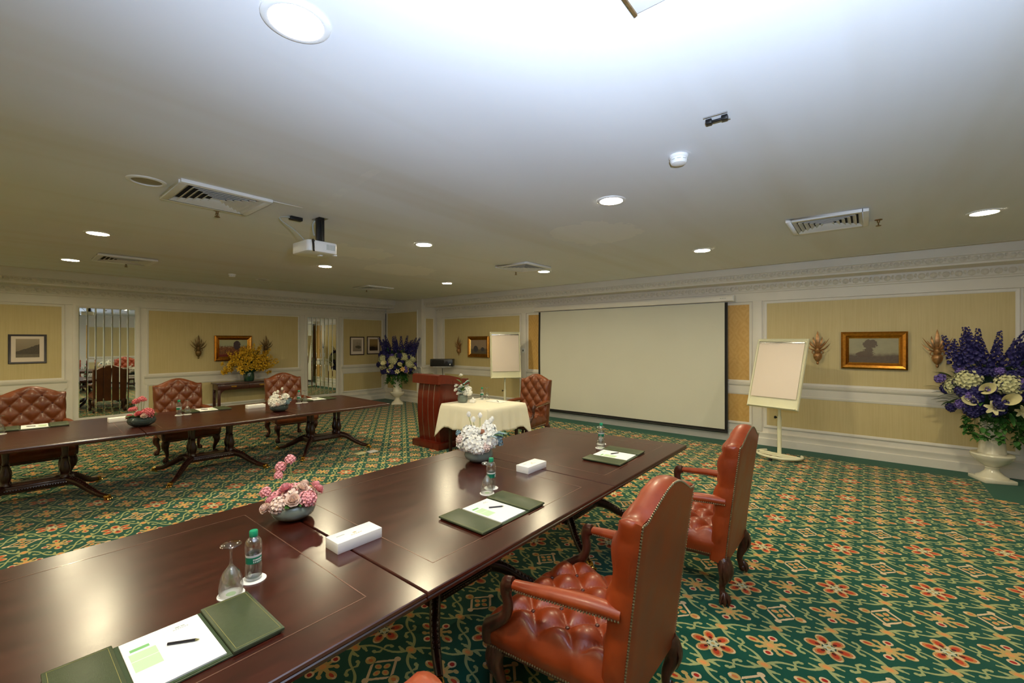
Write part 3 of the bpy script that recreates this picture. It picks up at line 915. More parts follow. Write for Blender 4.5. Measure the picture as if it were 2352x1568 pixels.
# black equipment box on a bracket in the corner
t = thing('equipment_box', 'black audio box on a wall bracket behind the lectern', 'amplifier', (7.98, 9.06, 1.06), math.radians(-52))
MB().cbox((0, 0, 0.10), (0.62, 0.30, 0.20)).build('case', M['dark'], t, bevel=0.012)
MB().cbox((-0.10, -0.151, 0.10), (0.34, 0.006, 0.15)).build('grille', M['black_cloth'], t, bevel=0.002)
MB().lathe([(0.03, 0), (0.03, 0.012), (0.026, 0.016), (0, 0.016)], 16, TR(0.14, -0.15, 0.11, rx=PI/2)).build('dial', M['ink'], t)
MB().cbox((0.235, -0.152, 0.055), (0.035, 0.006, 0.035)).build('sticker', M['white'], t)
MB().cbox((0, 0.02, -0.012), (0.50, 0.26, 0.024)).cbox((0.0, 0.20, -0.05), (0.06, 0.24, 0.03)).build('bracket', M['white'], t, bevel=0.003)
MB().tube(bez([(-0.02, 0.1, 0.0), (-0.02, 0.13, -0.2), (-0.02, 0.14, -0.5), (-0.02, 0.15, -0.95)], 5), 0.006, 6).build('cable', M['dark'], t)

# ------------------------------------------------------------------ ceiling fittings
M['lamp'] = emit('lit_lamp_diffuser', (1.0, 0.87, 0.57, 1), LAMP_STRENGTH)
M['lamp_off'] = plain('unlit_lamp_reflector', srgb(150, 142, 110), 0.4, 0.3)
ring_me = MB().lathe([(0.088, 0.0), (0.092, -0.010), (0.104, -0.012), (0.116, -0.006), (0.118, 0.0)], 36, cap=False).mesh('trim_ring', M['white'], doubles=True)
disc_me = MB().lathe([(0.0, -0.0055), (0.06, -0.0055), (0.0885, -0.004), (0.0885, 0.0)], 36, cap=False).mesh('diffuser', M['lamp'], doubles=True)
cup_me = MB().lathe([(0.0885, -0.002), (0.075, -0.0035), (0.04, -0.0030), (0.0, -0.0028)], 36, cap=False).mesh('reflector', M['lamp_off'], doubles=True)
LIGHTS = [((0.717, 1.61), 'largest ceiling downlight, at the top edge of the photo'), ((3.276, 1.636), 'lit downlight above the near table end, below the smoke detector'),
          ((5.713, -0.812), 'lit downlight furthest right, beyond the right air vent'), ((3.333, 4.114), 'lit downlight in mid ceiling, right of the projector'),
          ((5.796, 1.63), 'lit downlight above the tilted flip chart'), ((3.326, 6.488), 'lit downlight just under the projector'),
          ((5.852, 4.138), 'lit downlight touching the vent above the screen'), ((5.805, 6.451), 'lit downlight nearest the far corner'),
          ((0.761, 6.442), 'nearer of the two lit downlights at the left, above the left air vent'), ((0.756, 8.819), 'lit downlight closest to the left wall cornice')]
for (lx, ly), lb in LIGHTS:
    t = thing('ceiling_downlight', lb, 'light', (lx, ly, CZ(lx, ly)), group='round recessed ceiling lights')
    obj('trim_ring', ring_me, t); obj('diffuser', disc_me, t)
for (lx, ly), lb in (((0.74, 4.07), 'unlit downlight beside the big square air vent'), ((3.30, 8.82), 'tiny unlit downlight far over the left wall')):
    t = thing('ceiling_downlight', lb, 'light', (lx, ly, CZ(lx, ly)), group='round recessed ceiling lights')
    obj('trim_ring', ring_me, t); obj('reflector', cup_me, t)
for (lx, ly) in ((-1.80, 1.62), (-1.80, 4.1), (-1.80, 6.45), (-1.80, 8.82), (-4.2, 1.62), (-4.2, 6.45)):
    t = thing('ceiling_downlight', 'lit ceiling downlight outside the picture, on the near left side', 'light', (lx, ly, CZ(lx, ly)), group='ceiling lights out of frame')
    obj('trim_ring', ring_me, t); obj('diffuser', disc_me, t)

def slat_mesh(length):
    mb = MB()
    L = length/2
    mb.add([(-L, -0.018, -0.026), (L, -0.018, -0.026), (L-0.016, 0.008, -0.006), (-L+0.016, 0.008, -0.006),
            (-L, -0.020, -0.024), (L, -0.020, -0.024), (L-0.016, 0.006, -0.004), (-L+0.016, 0.006, -0.004)],
           [(0, 1, 2, 3), (7, 6, 5, 4), (0, 4, 5, 1), (1, 5, 6, 2), (2, 6, 7, 3), (3, 7, 4, 0)])
    return mb.mesh('slat', M['grille'], smooth=False, doubles=True)
NS = 6
slats = [slat_mesh(0.52-0.084*k) for k in range(NS)]
vent_frame = MB()
for (a, b, c, d) in ((-0.31, 0.31, -0.31, -0.262), (-0.31, 0.31, 0.262, 0.31), (-0.31, -0.262, -0.262, 0.262), (0.262, 0.31, -0.262, 0.262)):
    vent_frame.box(a, b, c, d, -0.030, 0.0)
vent_frame_me = vent_frame.mesh('frame', M['white'], bevel=0.006)
vent_back_me = MB().box(-0.262, 0.262, -0.262, 0.262, -0.003, 0.0).mesh('duct', M['darkhole'], smooth=False)
VENTS = [((1.19, 4.10), 'large square air vent beside the unlit downlight'), ((1.24, 8.13), 'flat air vent near the left wall cornice'), ((5.17, 0.30), 'air vent on the right, left of the far right downlight'),
         ((5.28, 4.12), 'air vent touching a downlight above the screen'), ((5.31, 8.26), 'small distant air vent nearest the far corner')]
for (vx, vy), lb in VENTS:
    t = thing('air_vent', lb, 'vent', (vx, vy, CZ(vx, vy)), group='square ceiling air vents')
    obj('frame', vent_frame_me, t); obj('duct', vent_back_me, t)
    for q in range(4):
        for k in range(NS):
            r = 0.242-0.042*k
            a = q*PI/2
            obj('slat', slats[k], t, (math.sin(a)*r, -math.cos(a)*r, -0.002), (0, 0, a))
spr = MB()
spr.lathe([(0.030, 0.0), (0.030, -0.006), (0.012, -0.012), (0.010, -0.03), (0.0, -0.03)], 12)
spr_d = MB().lathe([(0.0, -0.062), (0.020, -0.062), (0.022, -0.058), (0.006, -0.056), (0.004, -0.03), (0, -0.03)], 12)
spr_d.tube([(0.010, 0, -0.028), (0.014, 0, -0.045), (0.004, 0, -0.058)], 0.0025, 5).tube([(-0.010, 0, -0.028), (-0.014, 0, -0.045), (-0.004, 0, -0.058)], 0.0025, 5)
sp_a = spr.mesh('escutcheon', M['bronze']); sp_b = spr_d.mesh('sprinkler_head', M['bronze'])
for (vx, vy), lb in (((1.30, 4.47), 'fire sprinkler under the large square vent'), ((1.31, 8.52), 'fire sprinkler by the left wall air vent'), ((5.44, -0.08), 'fire sprinkler right of the right-hand vent'),
                     ((5.59, 4.52), 'fire sprinkler by the vent above the screen'), ((5.37, 8.62), 'fire sprinkler at the vent nearest the corner')):
    t = thing('fire_sprinkler', lb, 'sprinkler', (vx, vy, CZ(vx, vy)), group='ceiling sprinklers')
    obj('escutcheon', sp_a, t); obj('sprinkler_head', sp_b, t)
for (vx, vy), lb, rr in (((2.77, 0.92), 'white smoke detector on the right half of the ceiling', 1.0), ((2.69, 8.49), 'tiny white detector above the left wall cornice', 0.9)):
    t = thing('smoke_detector', lb, 'detector', (vx, vy, CZ(vx, vy)), group='ceiling smoke detectors')
    MB().lathe([(0.058, 0.0), (0.058, -0.014), (0.054, -0.018), (0.0, -0.018)], 24).build('base', M['white'], t)
    MB().lathe([(0.050, -0.018), (0.052, -0.036), (0.044, -0.050), (0.026, -0.056), (0.0, -0.057)], 24).build('chamber', M['white'], t)
    sl = MB()
    for k in range(9):
        a = 2*PI*k/9
        sl.cbox((0, 0, 0), (0.022, 0.004, 0.004), TR(0.0505*math.cos(a), 0.0505*math.sin(a), -0.032, rz=a+PI/2))
    sl.build('air_slots', M['greyprint'], t, smooth=False)
t = thing('ceiling_bracket', 'bare metal fixing bracket on the ceiling above the smoke detector', 'bracket', (2.437, 0.612, CZ(2.437, 0.612)), 0.05)
MB().cbox((-0.042, 0, -0.004), (0.008, 0.115, 0.006)).build('rail', M['chrome'], t)
MB().cbox((0.042, 0, -0.004), (0.008, 0.115, 0.006)).build('rail', M['chrome'], t)
MB().tube([(0.0, -0.035, -0.012), (0.0, 0.035, -0.012)], 0.007, 8).cbox((0, 0.038, -0.012), (0.034, 0.03, 0.024)).cbox((0, -0.038, -0.012), (0.034, 0.03, 0.024)).build('clamp', M['dark'], t, bevel=0.003)
t = thing('ceiling_hatch', 'white access panel corner at the top edge of the ceiling', 'hatch', (1.18, 0.36, CZ(1.18, 0.36)))
MB().box(-0.275, 0.275, -0.27, 0.27, -0.022, 0.0).build('panel', M['white'], t, bevel=0.002)
MB().box(-0.275, 0.275, 0.266, 0.274, -0.030, -0.0).build('edge_strip', M['bronze'], t)
# repaired plaster strip running on from the big vent
o = MB().tube([(1.50, 3.80, ZC-0.004), (1.62, 3.79, ZC-0.006), (1.74, 3.79, ZC-0.004)], [0.008, 0.006, 0.002], 6, flat=0.5).build('loose_ceiling_tape', M['white'])
tag(o, 'loose strip of white tape running on from the large vent', 'tape')

# projector
PRX, PRY = 2.02, 4.04
t = thing('ceiling_projector', 'white projector hanging from a black ceiling mount', 'projector', (PRX, PRY, CZ(PRX, PRY)), math.radians(90))
bd = MB().rrect(0.33, 0.29, 0.04, -0.350, -0.248, 5, TR(0, 0.05, 0))
bd.build('body', M['white'], t, bevel=0.010)
MB().lathe([(0.040, 0), (0.040, 0.022), (0.034, 0.026), (0.0, 0.026)], 20, TR(0.075, -0.092, -0.300, rx=PI/2)).build('lens', M['teal'], t)
for k in range(6):
    MB().cbox((-0.166, -0.055+0.014*k, -0.297), (0.004, 0.006, 0.05)).build('vent_slot', M['greyprint'], t)
MB().cbox((0.0, 0.0, -0.352), (0.05, 0.03, 0.014)).cbox((-0.11, -0.09, -0.352), (0.03, 0.03, 0.014)).build('foot', M['white'], t, bevel=0.003)
MB().cbox((0.02, 0.0, -0.237), (0.17, 0.11, 0.026)).build('mount_plate', M['dark'], t, bevel=0.004)
MB().box(-0.018, 0.022, -0.035, 0.035, -0.225, -0.004).tube([(-0.05, 0, -0.225), (-0.02, 0, -0.02)], 0.006, 6).build('mount_post', M['dark'], t, bevel=0.004)
MB().cbox((0.0, 0.0, -0.003), (0.15, 0.09, 0.006)).build('ceiling_plate', M['chrome'], t)
MB().tube(bez([(0.06, 0.02, -0.01), (0.085, 0.03, -0.05), (0.07, 0.03, -0.12), (0.05, 0.03, -0.16)], 5), 0.008, 6).build('coiled_lead', M['greyprint'], t)
MB().tube(bez([(-0.12, 0.10, -0.27), (-0.19, 0.16, -0.255), (-0.24, 0.18, -0.30), (-0.26, 0.185, -0.37)], 6), 0.009, 6).build('video_cable', M['dark'], t)
t = thing('cable_box', 'small black connection box on the ceiling by the projector', 'cable box', (1.85, 4.17, CZ(1.85, 4.17)), 0.0)
MB().cbox((0, 0, -0.016), (0.11, 0.055, 0.032)).build('case', M['dark'], t, bevel=0.004)
MB().tube(bez([(-0.05, 0.0, -0.012), (-0.12, 0.02, -0.02), (-0.13, 0.015, -0.05), (-0.02, -0.02, -0.13), (0.06, -0.06, -0.22), (0.10, -0.09, -0.262)], 6), 0.005, 6).build('lead', M['greyprint'], t)
# ------------------------------------------------------------------ pedestal tables
TZ = 0.755
def pedestal_parts():
    ps = []
    ps.append(('under_frame', MB().box(-0.42, 0.42, -0.30, 0.30, TZ-0.095, TZ-0.038).mesh('under_frame', M['darkwood'], bevel=0.006), None, None))
    ps.append(('platform', MB().box(-0.29, 0.29, -0.125, 0.125, 0.165, 0.235).box(-0.27, 0.27, -0.135, 0.135, 0.185, 0.215).mesh('platform', M['darkwood'], bevel=0.008), None, None))
    bead = MB()
    for sy in (-1, 1):
        for k in range(27):
            bead.sphere((-0.26+0.02*k, sy*0.138, 0.20), 0.009, 6, 4)
    ps.append(('carved_beading', bead.mesh('carved_beading', M['darkwood']), None, 'stuff'))
    colm = MB().lathe([(0.040, 0.235), (0.042, 0.25), (0.034, 0.262), (0.030, 0.275), (0.036, 0.29), (0.046, 0.33), (0.044, 0.36), (0.030, 0.41), (0.026, 0.44), (0.030, 0.455), (0.022, 0.465), (0.024, 0.52), (0.027, 0.58), (0.030, 0.62), (0.038, 0.635), (0.042, 0.662)], 14)
    cme = colm.mesh('column', M['darkwood'], angle=50)
    for sx in (-1, 1):
        for sy in (-1, 1):
            ps.append(('column', cme, (sx*0.215, sy*0.068, 0), None))
    # one splayed leg, sweeping out from a platform corner (local +x +y), carved along its ridge
    path = bez([(0.0, 0.0, 0.215), (0.07, 0.075, 0.185), (0.15, 0.17, 0.115), (0.22, 0.27, 0.062), (0.27, 0.345, 0.045)], 5)
    rd = [lerp(0.036, 0.020, i/(len(path)-1)) for i in range(len(path))]
    lg = MB().tube(path, rd, 10, up=(0, 0, 1), flat=1.25)
    n = len(path)
    for i in range(2, 14):
        p = path[i]; r = rd[i]
        lg.sphere((p.x+0.010, p.y-0.010, p.z+r*1.12), 0.0085, 6, 4)
        lg.sphere((p.x-0.010, p.y+0.010, p.z+r*1.12), 0.0085, 6, 4)
    lme = lg.mesh('splay_leg', M['darkwood'], angle=60)
    ft = MB()
    ft.lathe([(0.023, -0.02), (0.026, 0.0), (0.024, 0.02), (0.020, 0.028)], 10, TR(0.285, 0.365, 0.042, rx=-PI/2*0.93, rz=-0.66))
    ft.sphere((0.300, 0.390, 0.026), (0.022, 0.026, 0.020), 8, 5)
    for k in (-1, 0, 1):
        ft.sphere((0.306+0.018*k, 0.402-0.012*k, 0.018), (0.009, 0.014, 0.014), 6, 4)
    ft.lathe([(0.014, 0.0), (0.014, 0.018), (0, 0.018)], 8, TR(0.275, 0.352, 0.0))
    fme = ft.mesh('brass_foot', M['brass'])
    return ps, lme, fme
PED, PLEG, PFOOT = pedestal_parts()

def table_module(x0, x1, yc, yw, pcx, pcy, label, poly=None, rot=0.0, inlay=None):
    xc = (x0+x1)/2
    t = thing('pedestal_table', label, 'table', (xc, yc, 0), rot, 'mahogany pedestal tables')
    hx, hy = (x1-x0)/2-0.0015, yw/2
    poly = poly or [(-hx, -hy), (hx, -hy), (hx, hy), (-hx, hy)]
    # top with a reeded edge
    mb = MB()
    lev = [(0.022, TZ-0.042), (0.010, TZ-0.042), (0.0, TZ-0.034), (0.0, TZ-0.022), (0.004, TZ-0.018), (0.0, TZ-0.012), (0.003, TZ-0.003), (0.007, TZ)]
    n = 4
    cxp = sum(p[0] for p in poly)/4; cyp = sum(p[1] for p in poly)/4
    vs = []
    for ins, z in lev:
        for p in poly:
            vs.append((p[0]-math.copysign(min(ins, 0.001) if abs(p[0]) > 9 else ins, p[0]-cxp), p[1]-math.copysign(ins, p[1]-cyp), z))
    fs = [(3, 2, 1, 0), tuple(len(lev)*4-4+k for k in range(4))]
    for i in range(len(lev)-1):
        for k in range(4):
            k2 = (k+1) % 4
            fs.append((i*4+k, i*4+k2, i*4+4+k2, i*4+4+k))
    mb.add(vs, fs)
    top = mb.build('table_top', M['table'], t, smooth=False)
    ins = 0.165
    il = MB()
    if inlay is None:
        q = [(p[0]-math.copysign(ins, p[0]-cxp), p[1]-math.copysign(ins, p[1]-cyp)) for p in poly]
    else:
        q = inlay
    for i in range(4):
        a = Vector(q[i]); b = Vector(q[(i+1) % 4])
        d = (b-a).normalized(); nn = Vector((-d.y, d.x))*0.0022
        il.slab([tuple(a-nn), tuple(b-nn), tuple(b+nn), tuple(a+nn)], TZ-0.001, TZ+0.0006)
    il.build('inlay_line', M['inlay'], top, smooth=False)
    for nm, me, loc, kd in PED:
        o = obj(nm, me, t, (pcx-xc+(loc[0] if loc else 0), pcy-yc+(loc[1] if loc else 0), 0))
        if kd: o['kind'] = kd
    for sx in (-1, 1):
        for sy in (-1, 1):
            o = obj('splay_leg', PLEG, t, (pcx-xc+sx*0.235, pcy-yc+sy*0.105, 0), None, (sx, sy, 1))
            obj('brass_foot', PFOOT, o)
    return t
YA, YB = 1.330, 2.895
yc = (YA+YB)/2; wy = YB-YA
table_module(-0.50, 1.095, yc, wy, 0.35, yc, 'polished dark table nearest the camera, under the large folder')
table_module(1.095, 2.720, yc, wy, 1.95, yc, 'polished dark middle table of the near row, under the white flower bowl')
xb = (2.72+4.24)/2
table_module(2.720, 4.24, yc, wy, 3.45, yc, 'polished dark table end nearest the projection screen', poly=[(2.7215-xb, -wy/2), (4.235-xb, -wy/2), (4.10-xb, wy/2-0.03), (2.7215-xb, wy/2)],
             inlay=[(2.885-xb, -wy/2+0.165), (4.05-xb, -wy/2+0.165), (3.94-xb, wy/2-0.185), (2.885-xb, wy/2-0.165)])
LR = math.radians(-2.4)
def left_mod(x0, x1, pcx, label):
    yy = 6.77-math.tan(-LR)*((x0+x1)/2-2.2)
    return table_module(x0, x1, yy, 1.60, pcx, yy+0.09, label, rot=LR)
left_mod(-0.47, 1.12, 0.33, 'dark pedestal table at the left photo edge')
left_mod(1.12, 2.69, 1.92, 'dark pedestal table in the middle of the left row')
left_mod(2.69, 4.12, 3.46, 'dark pedestal table at the far end of the left row')

# ------------------------------------------------------------------ leather armchairs
def chair_parts(L):
    P = []
    Wd = M['chairwood']
    # --- backrest: outline in (x, z), raked
    zb, zs = 0.28, 1.055
    def ztop(x):
        a = abs(x)/0.30
        return zs+0.090*(0.5+0.5*math.cos(PI*min(1, a/0.97)))**0.85-0.006*math.sin(PI*min(1, max(0, (a-0.7)/0.3)))
    def rake(z): return -0.285-0.095*((z-zb)/(1.1-zb))**1.15
    def bp(u, wv, d):           # u in -1..1, wv in 0..1, d = distance forward of the rear face
        x = u*0.30*(0.985+0.03*wv)
        zt = ztop(x)
        z = zb+(zt-zb)*wv
        return Vector((x, rake(z)+d, z))
    def tuft(x, z, p, q, amp):
        a = x/p+z/q; b = x/p-z/q
        h = abs(math.sin(PI*a))*abs(math.sin(PI*b))
        return amp*(h**0.48)
    def front(i, j):
        u = 2*i-1; wv = j
        p = bp(u, wv, 0)
        edge = min(1.0, (1-abs(u))/0.16)*min(1.0, (1-wv)/0.10)
        d = 0.096+0.016*edge**0.6
        lowcut = min(1.0, max(0.0, (p.z-0.50)/0.05))
        d += tuft(p.x, p.z-0.50, 0.185, 0.215, 0.034)*min(1.0, edge*1.6)*lowcut-0.012*min(1, edge*1.6)*lowcut
        return p+Vector((0, d, 0))
    fm = MB()
    NU, NV = 52, 64
    fm.grid(front, NU, NV, flip=True)
    # side boxing: from front edge back to the rear face, with a gentle bulge
    edge = [(-1, j/NV) for j in range(NV+1)]+[(-1+2*i/NU, 1) for i in range(1, NU+1)]+[(1, 1-j/NV) for j in range(1, NV+1)]
    cx = Vector((0, 0, 0.7))
    nb = 6
    vs = []; fs = []
    for (u, wv) in edge:
        a = front((u+1)/2, wv); b = bp(u, wv, 0.004)
        out = Vector((u if abs(u) == 1 else 0, 0, 1.0 if wv == 1 else 0)).normalized()
        crease = 1.0
        if abs(u) == 1:
            crease = 0.35+0.65*abs(math.sin(PI*(wv*4.0+0.4)))**0.5
        for k in range(nb+1):
            f = k/nb
            q = a.lerp(b, f)
            bul = 0.014*math.sin(PI*f)**0.7*crease
            vs.append(q+out*bul)
    for i in range(len(edge)-1):
        for k in range(nb):
            q = i*(nb+1)+k
            fs.append((q, q+1, q+nb+2, q+nb+1))
    fm.add(vs, fs)
    P.append(('backrest', fm.mesh('backrest', L, doubles=True, angle=75), None))
    rm = MB().grid(lambda i, j: bp(2*i-1, j, -0.006*min(1, (1-abs(2*i-1))/0.08, (1-j)/0.05)), 20, 20)
    rm.grid(lambda i, j: bp(2*i-1, j, 0.006), 8, 8, flip=True)
    P.append(('back_panel', rm.mesh('back_panel', L, angle=60), None))
    # --- seat
    def plan(v): return lerp(0.288, 0.350, v)
    ys, ye = -0.24, 0.385
    def seat(i, j):
        v = j
        y = lerp(ys, ye, v); x = (2*i-1)*plan(v)
        e = min(1.0, (1-abs(2*i-1))/0.22)*min(1.0, (1-v)/0.16)
        e = max(0, e)
        z = 0.418+0.058*(1-(1-min(1, e))**2)**0.5
        core = min(1.0, (1-abs(2*i-1))/0.12, (1-v)/0.10)
        z += (tuft(x, y-0.02, 0.20, 0.19, 0.050)-0.022)*max(0, core)
        return Vector((x, y, z))
    sm = MB()
    SU, SV = 52, 52
    sm.grid(seat, SU, SV)
    ring = [(0, j/SV) for j in range(SV, -1, -1)]
    per = [(0.0, j/SV) for j in range(SV+1)]+[(i/SU, 1.0) for i in range(1, SU+1)]+[(1.0, 1-j/SV) for j in range(1, SV+1)]
    vs = []; fs = []
    for (i, j) in per:
        a = seat(i, j); b = Vector((a.x*0.985, a.y-0.004*(j == 1), 0.312))
        out = Vector((-1 if i == 0 else (1 if i == 1 else 0), 1 if j == 1 else 0, 0)).normalized()
        tt = j if i in (0, 1) else i
        cr = 0.35+0.65*abs(math.sin(PI*(tt*3.0+0.12)))**0.45
        for k in range(6):
            f = k/5
            vs.append(a.lerp(b, f)+out*0.018*math.sin(PI*min(1, f*1.15))**0.8*cr)
    for q in range(len(per)-1):
        for k in range(5):
            a = q*6+k
            fs.append((a, a+6, a+7, a+1))
    sm.add(vs, fs)
    sm.add([(-0.28, ys, 0.315), (0.28, ys, 0.315), (0.344, ye, 0.315), (-0.344, ye, 0.315)], [(3, 2, 1, 0)])
    P.append(('seat', sm.mesh('seat', L, doubles=True, angle=75), None))
    # --- tuft buttons
    bt = MB()
    for a in range(-4, 5):
        for b in range(-4, 5):
            x = (a+b)/2*0.20; y = (a-b)/2*0.19+0.02
            if ys+0.06 < y < ye-0.05 and abs(x) < plan((y-ys)/(ye-ys))-0.05:
                bt.sphere((x, y, 0.463), (0.011, 0.011, 0.006), 8, 4)
    for a in range(-6, 7):
        for b in range(-6, 7):
            x = (a+b)/2*0.185; z = (a-b)/2*0.215+0.50
            if 0.55 < z < ztop(x)-0.06 and abs(x) < 0.255:
                bt.sphere((x, rake(z)+0.104, z), (0.011, 0.007, 0.011), 8, 4)
    P.append(('tuft_buttons', bt.mesh('tuft_buttons', M['button']), 'stuff'))
    # --- arms
    nails = MB()
    def nail(p, r=0.0050): nails.sphere(p, r, 6, 4)
    def nail_line(pts, step=0.0125):
        acc = 0.0
        last = pts[0]; nail(last)
        for a, b in zip(pts, pts[1:]):
            d = (b-a).length
            t = step-acc
            while t < d:
                nail(a.lerp(b, t/d)); t += step
            acc = (acc+d) % step
    for s_ in (-1, 1):
        path = bez([(s_*0.292, -0.285, 0.690), (s_*0.310, -0.17, 0.690), (s_*0.335, -0.02, 0.682), (s_*0.352, 0.12, 0.668), (s_*0.356, 0.195, 0.660)], 6)
        rr = [0.040-0.009*abs(2*i/(len(path)-1)-0.55) for i in range(len(path))]
        am = MB().tube(path, rr, 14, flat=0.78)
        P.append(('armrest', am.mesh('armrest', L, angle=60), None))
        for side in (-1, 1):
            nail_line([p+Vector((side*rr[i]*0.93, 0, -rr[i]*0.42)) for i, p in enumerate(path)])
        sp = bez([(s_*0.356, 0.200, 0.664), (s_*0.358, 0.236, 0.650), (s_*0.357, 0.246, 0.605), (s_*0.353, 0.236, 0.555), (s_*0.350, 0.256, 0.495), (s_*0.350, 0.318, 0.442), (s_*0.349, 0.362, 0.400), (s_*0.344, 0.372, 0.330)], 4)
        sr = [interp([(0, 0.030), (0.12, 0.036), (0.3, 0.027), (0.55, 0.026), (0.8, 0.034), (1, 0.028)], i/(len(sp)-1)) for i in range(len(sp))]
        P.append(('arm_support', MB().tube(sp, sr, 10, up=(1, 0, 0), flat=0.72).mesh('arm_support', Wd, angle=60), None))
    # --- legs
    def leg(x, y, ox, oy, top, h=0.33):
        path = [(x, y, top), (x+ox*0.010, y+oy*0.010, top-0.03), (x+ox*0.026, y+oy*0.026, top-0.075), (x+ox*0.018, y+oy*0.018, top-0.13), (x-ox*0.006, y-oy*0.006, 0.13), (x-ox*0.010, y-oy*0.010, 0.085), (x+ox*0.004, y+oy*0.004, 0.05)]
        path = bez(path, 4)
        rr = [interp([(0, 0.040), (0.17, 0.048), (0.33, 0.046), (0.5, 0.033), (0.7, 0.022), (0.85, 0.019), (1, 0.024)], i/(len(path)-1)) for i in range(len(path))]
        mb = MB().tube(path, rr, 10)
        bx, by = x+ox*0.014, y+oy*0.014
        mb.sphere((bx, by, 0.030), (0.030, 0.030, 0.029), 10, 7)
        for k in range(4):                     # claws gripping the ball
            a = math.atan2(oy, ox)+(-1.3, -0.45, 0.45, 1.3)[k]
            c, s2 = math.cos(a), math.sin(a)
            mb.tube([(bx+c*0.008, by+s2*0.008, 0.075), (bx+c*0.028, by+s2*0.028, 0.052), (bx+c*0.036, by+s2*0.036, 0.028), (bx+c*0.030, by+s2*0.030, 0.004)], [0.010, 0.011, 0.009, 0.005], 6)
        # carved acanthus on the knee
        for k in range(5):
            a = math.atan2(oy, ox)+(-1.0, -0.5, 0, 0.5, 1.0)[k]
            c, s2 = math.cos(a), math.sin(a)
            leaf_solid(mb, (x+ox*0.012+c*0.034, y+oy*0.012+s2*0.034, top-0.01), (x+ox*0.014+c*0.034, y+oy*0.014+s2*0.034, top-0.15), (c*0.020, s2*0.020, 0), 0.014, 0.008, 5, side=(-s2, c, 0))
        return mb.mesh('leg', Wd, angle=60)
    for s_ in (-1, 1):
        P.append(('leg', leg(s_*0.300, 0.330, s_*0.7, 0.7, 0.330), None))
        P.append(('leg', leg(s_*0.262, -0.262, s_*0.7, -0.7, 0.310), None))
    # --- seat rail hidden under the leather, nail trim
    P.append(('seat_rail', MB().slab([(-0.275, -0.25), (0.275, -0.25), (0.335, 0.37), (-0.335, 0.37)], 0.290, 0.318).mesh('seat_rail', Wd, bevel=0.004), None))
    rim = [bp(-1, j/40, 0.0) for j in range(41)]+[bp(-1+2*i/40, 1, 0.0) for i in range(1, 41)]+[bp(1, 1-j/40, 0.0) for j in range(1, 41)]
    nail_line(rim)
    base = [Vector((-0.288, ys, 0.318)), Vector((-0.352, ye, 0.318))]
    nail_line(base); nail_line([Vector((-p.x, p.y, p.z)) for p in base])
    nail_line([Vector((-0.346, ye+0.004, 0.318)), Vector((0.346, ye+0.004, 0.318))])
    P.append(('nailhead_trim', nails.mesh('nailhead_trim', M['pin']), 'stuff'))
    return P
CHAIR = chair_parts(M['leather'])
CHAIR_DIM = [(n, (me.copy() if me.materials[0] == M['leather'] else me), kd) for n, me, kd in CHAIR]
for n, me, kd in CHAIR_DIM:
    if me.materials[0] == M['leather']: me.materials[0] = M['leather_dim']
def chair(x, y, rz, label, kit=CHAIR):
    t = thing('leather_armchair', label, 'chair', (x, y, 0), rz, 'button-tufted brown leather armchairs')
    for n, me, kd in kit:
        o = obj(n, me, t)
        if kd: o['kind'] = kd
    return t
chair(1.845, 1.015, math.radians(0), 'red leather armchair in the foreground, seat tufting fully visible')
chair(3.372, 1.005, math.radians(0), 'red leather armchair second from the camera, next to the flip chart')
chair(0.262, 1.000, math.radians(0), 'red leather armchair of which only a back corner shows at the bottom edge')
chair(0.36, 8.05, PI, 'tufted leather armchair at the left photo edge', CHAIR_DIM)
chair(1.925, 8.11, PI+0.03, 'tufted leather armchair in the middle of the left table row', CHAIR_DIM)
chair(3.50, 8.14, PI-0.06, 'tufted leather armchair behind the white flowers on the left table', CHAIR_DIM)
chair(5.95, 4.60, PI/2, 'tufted leather armchair behind the white-clothed table', CHAIR_DIM)

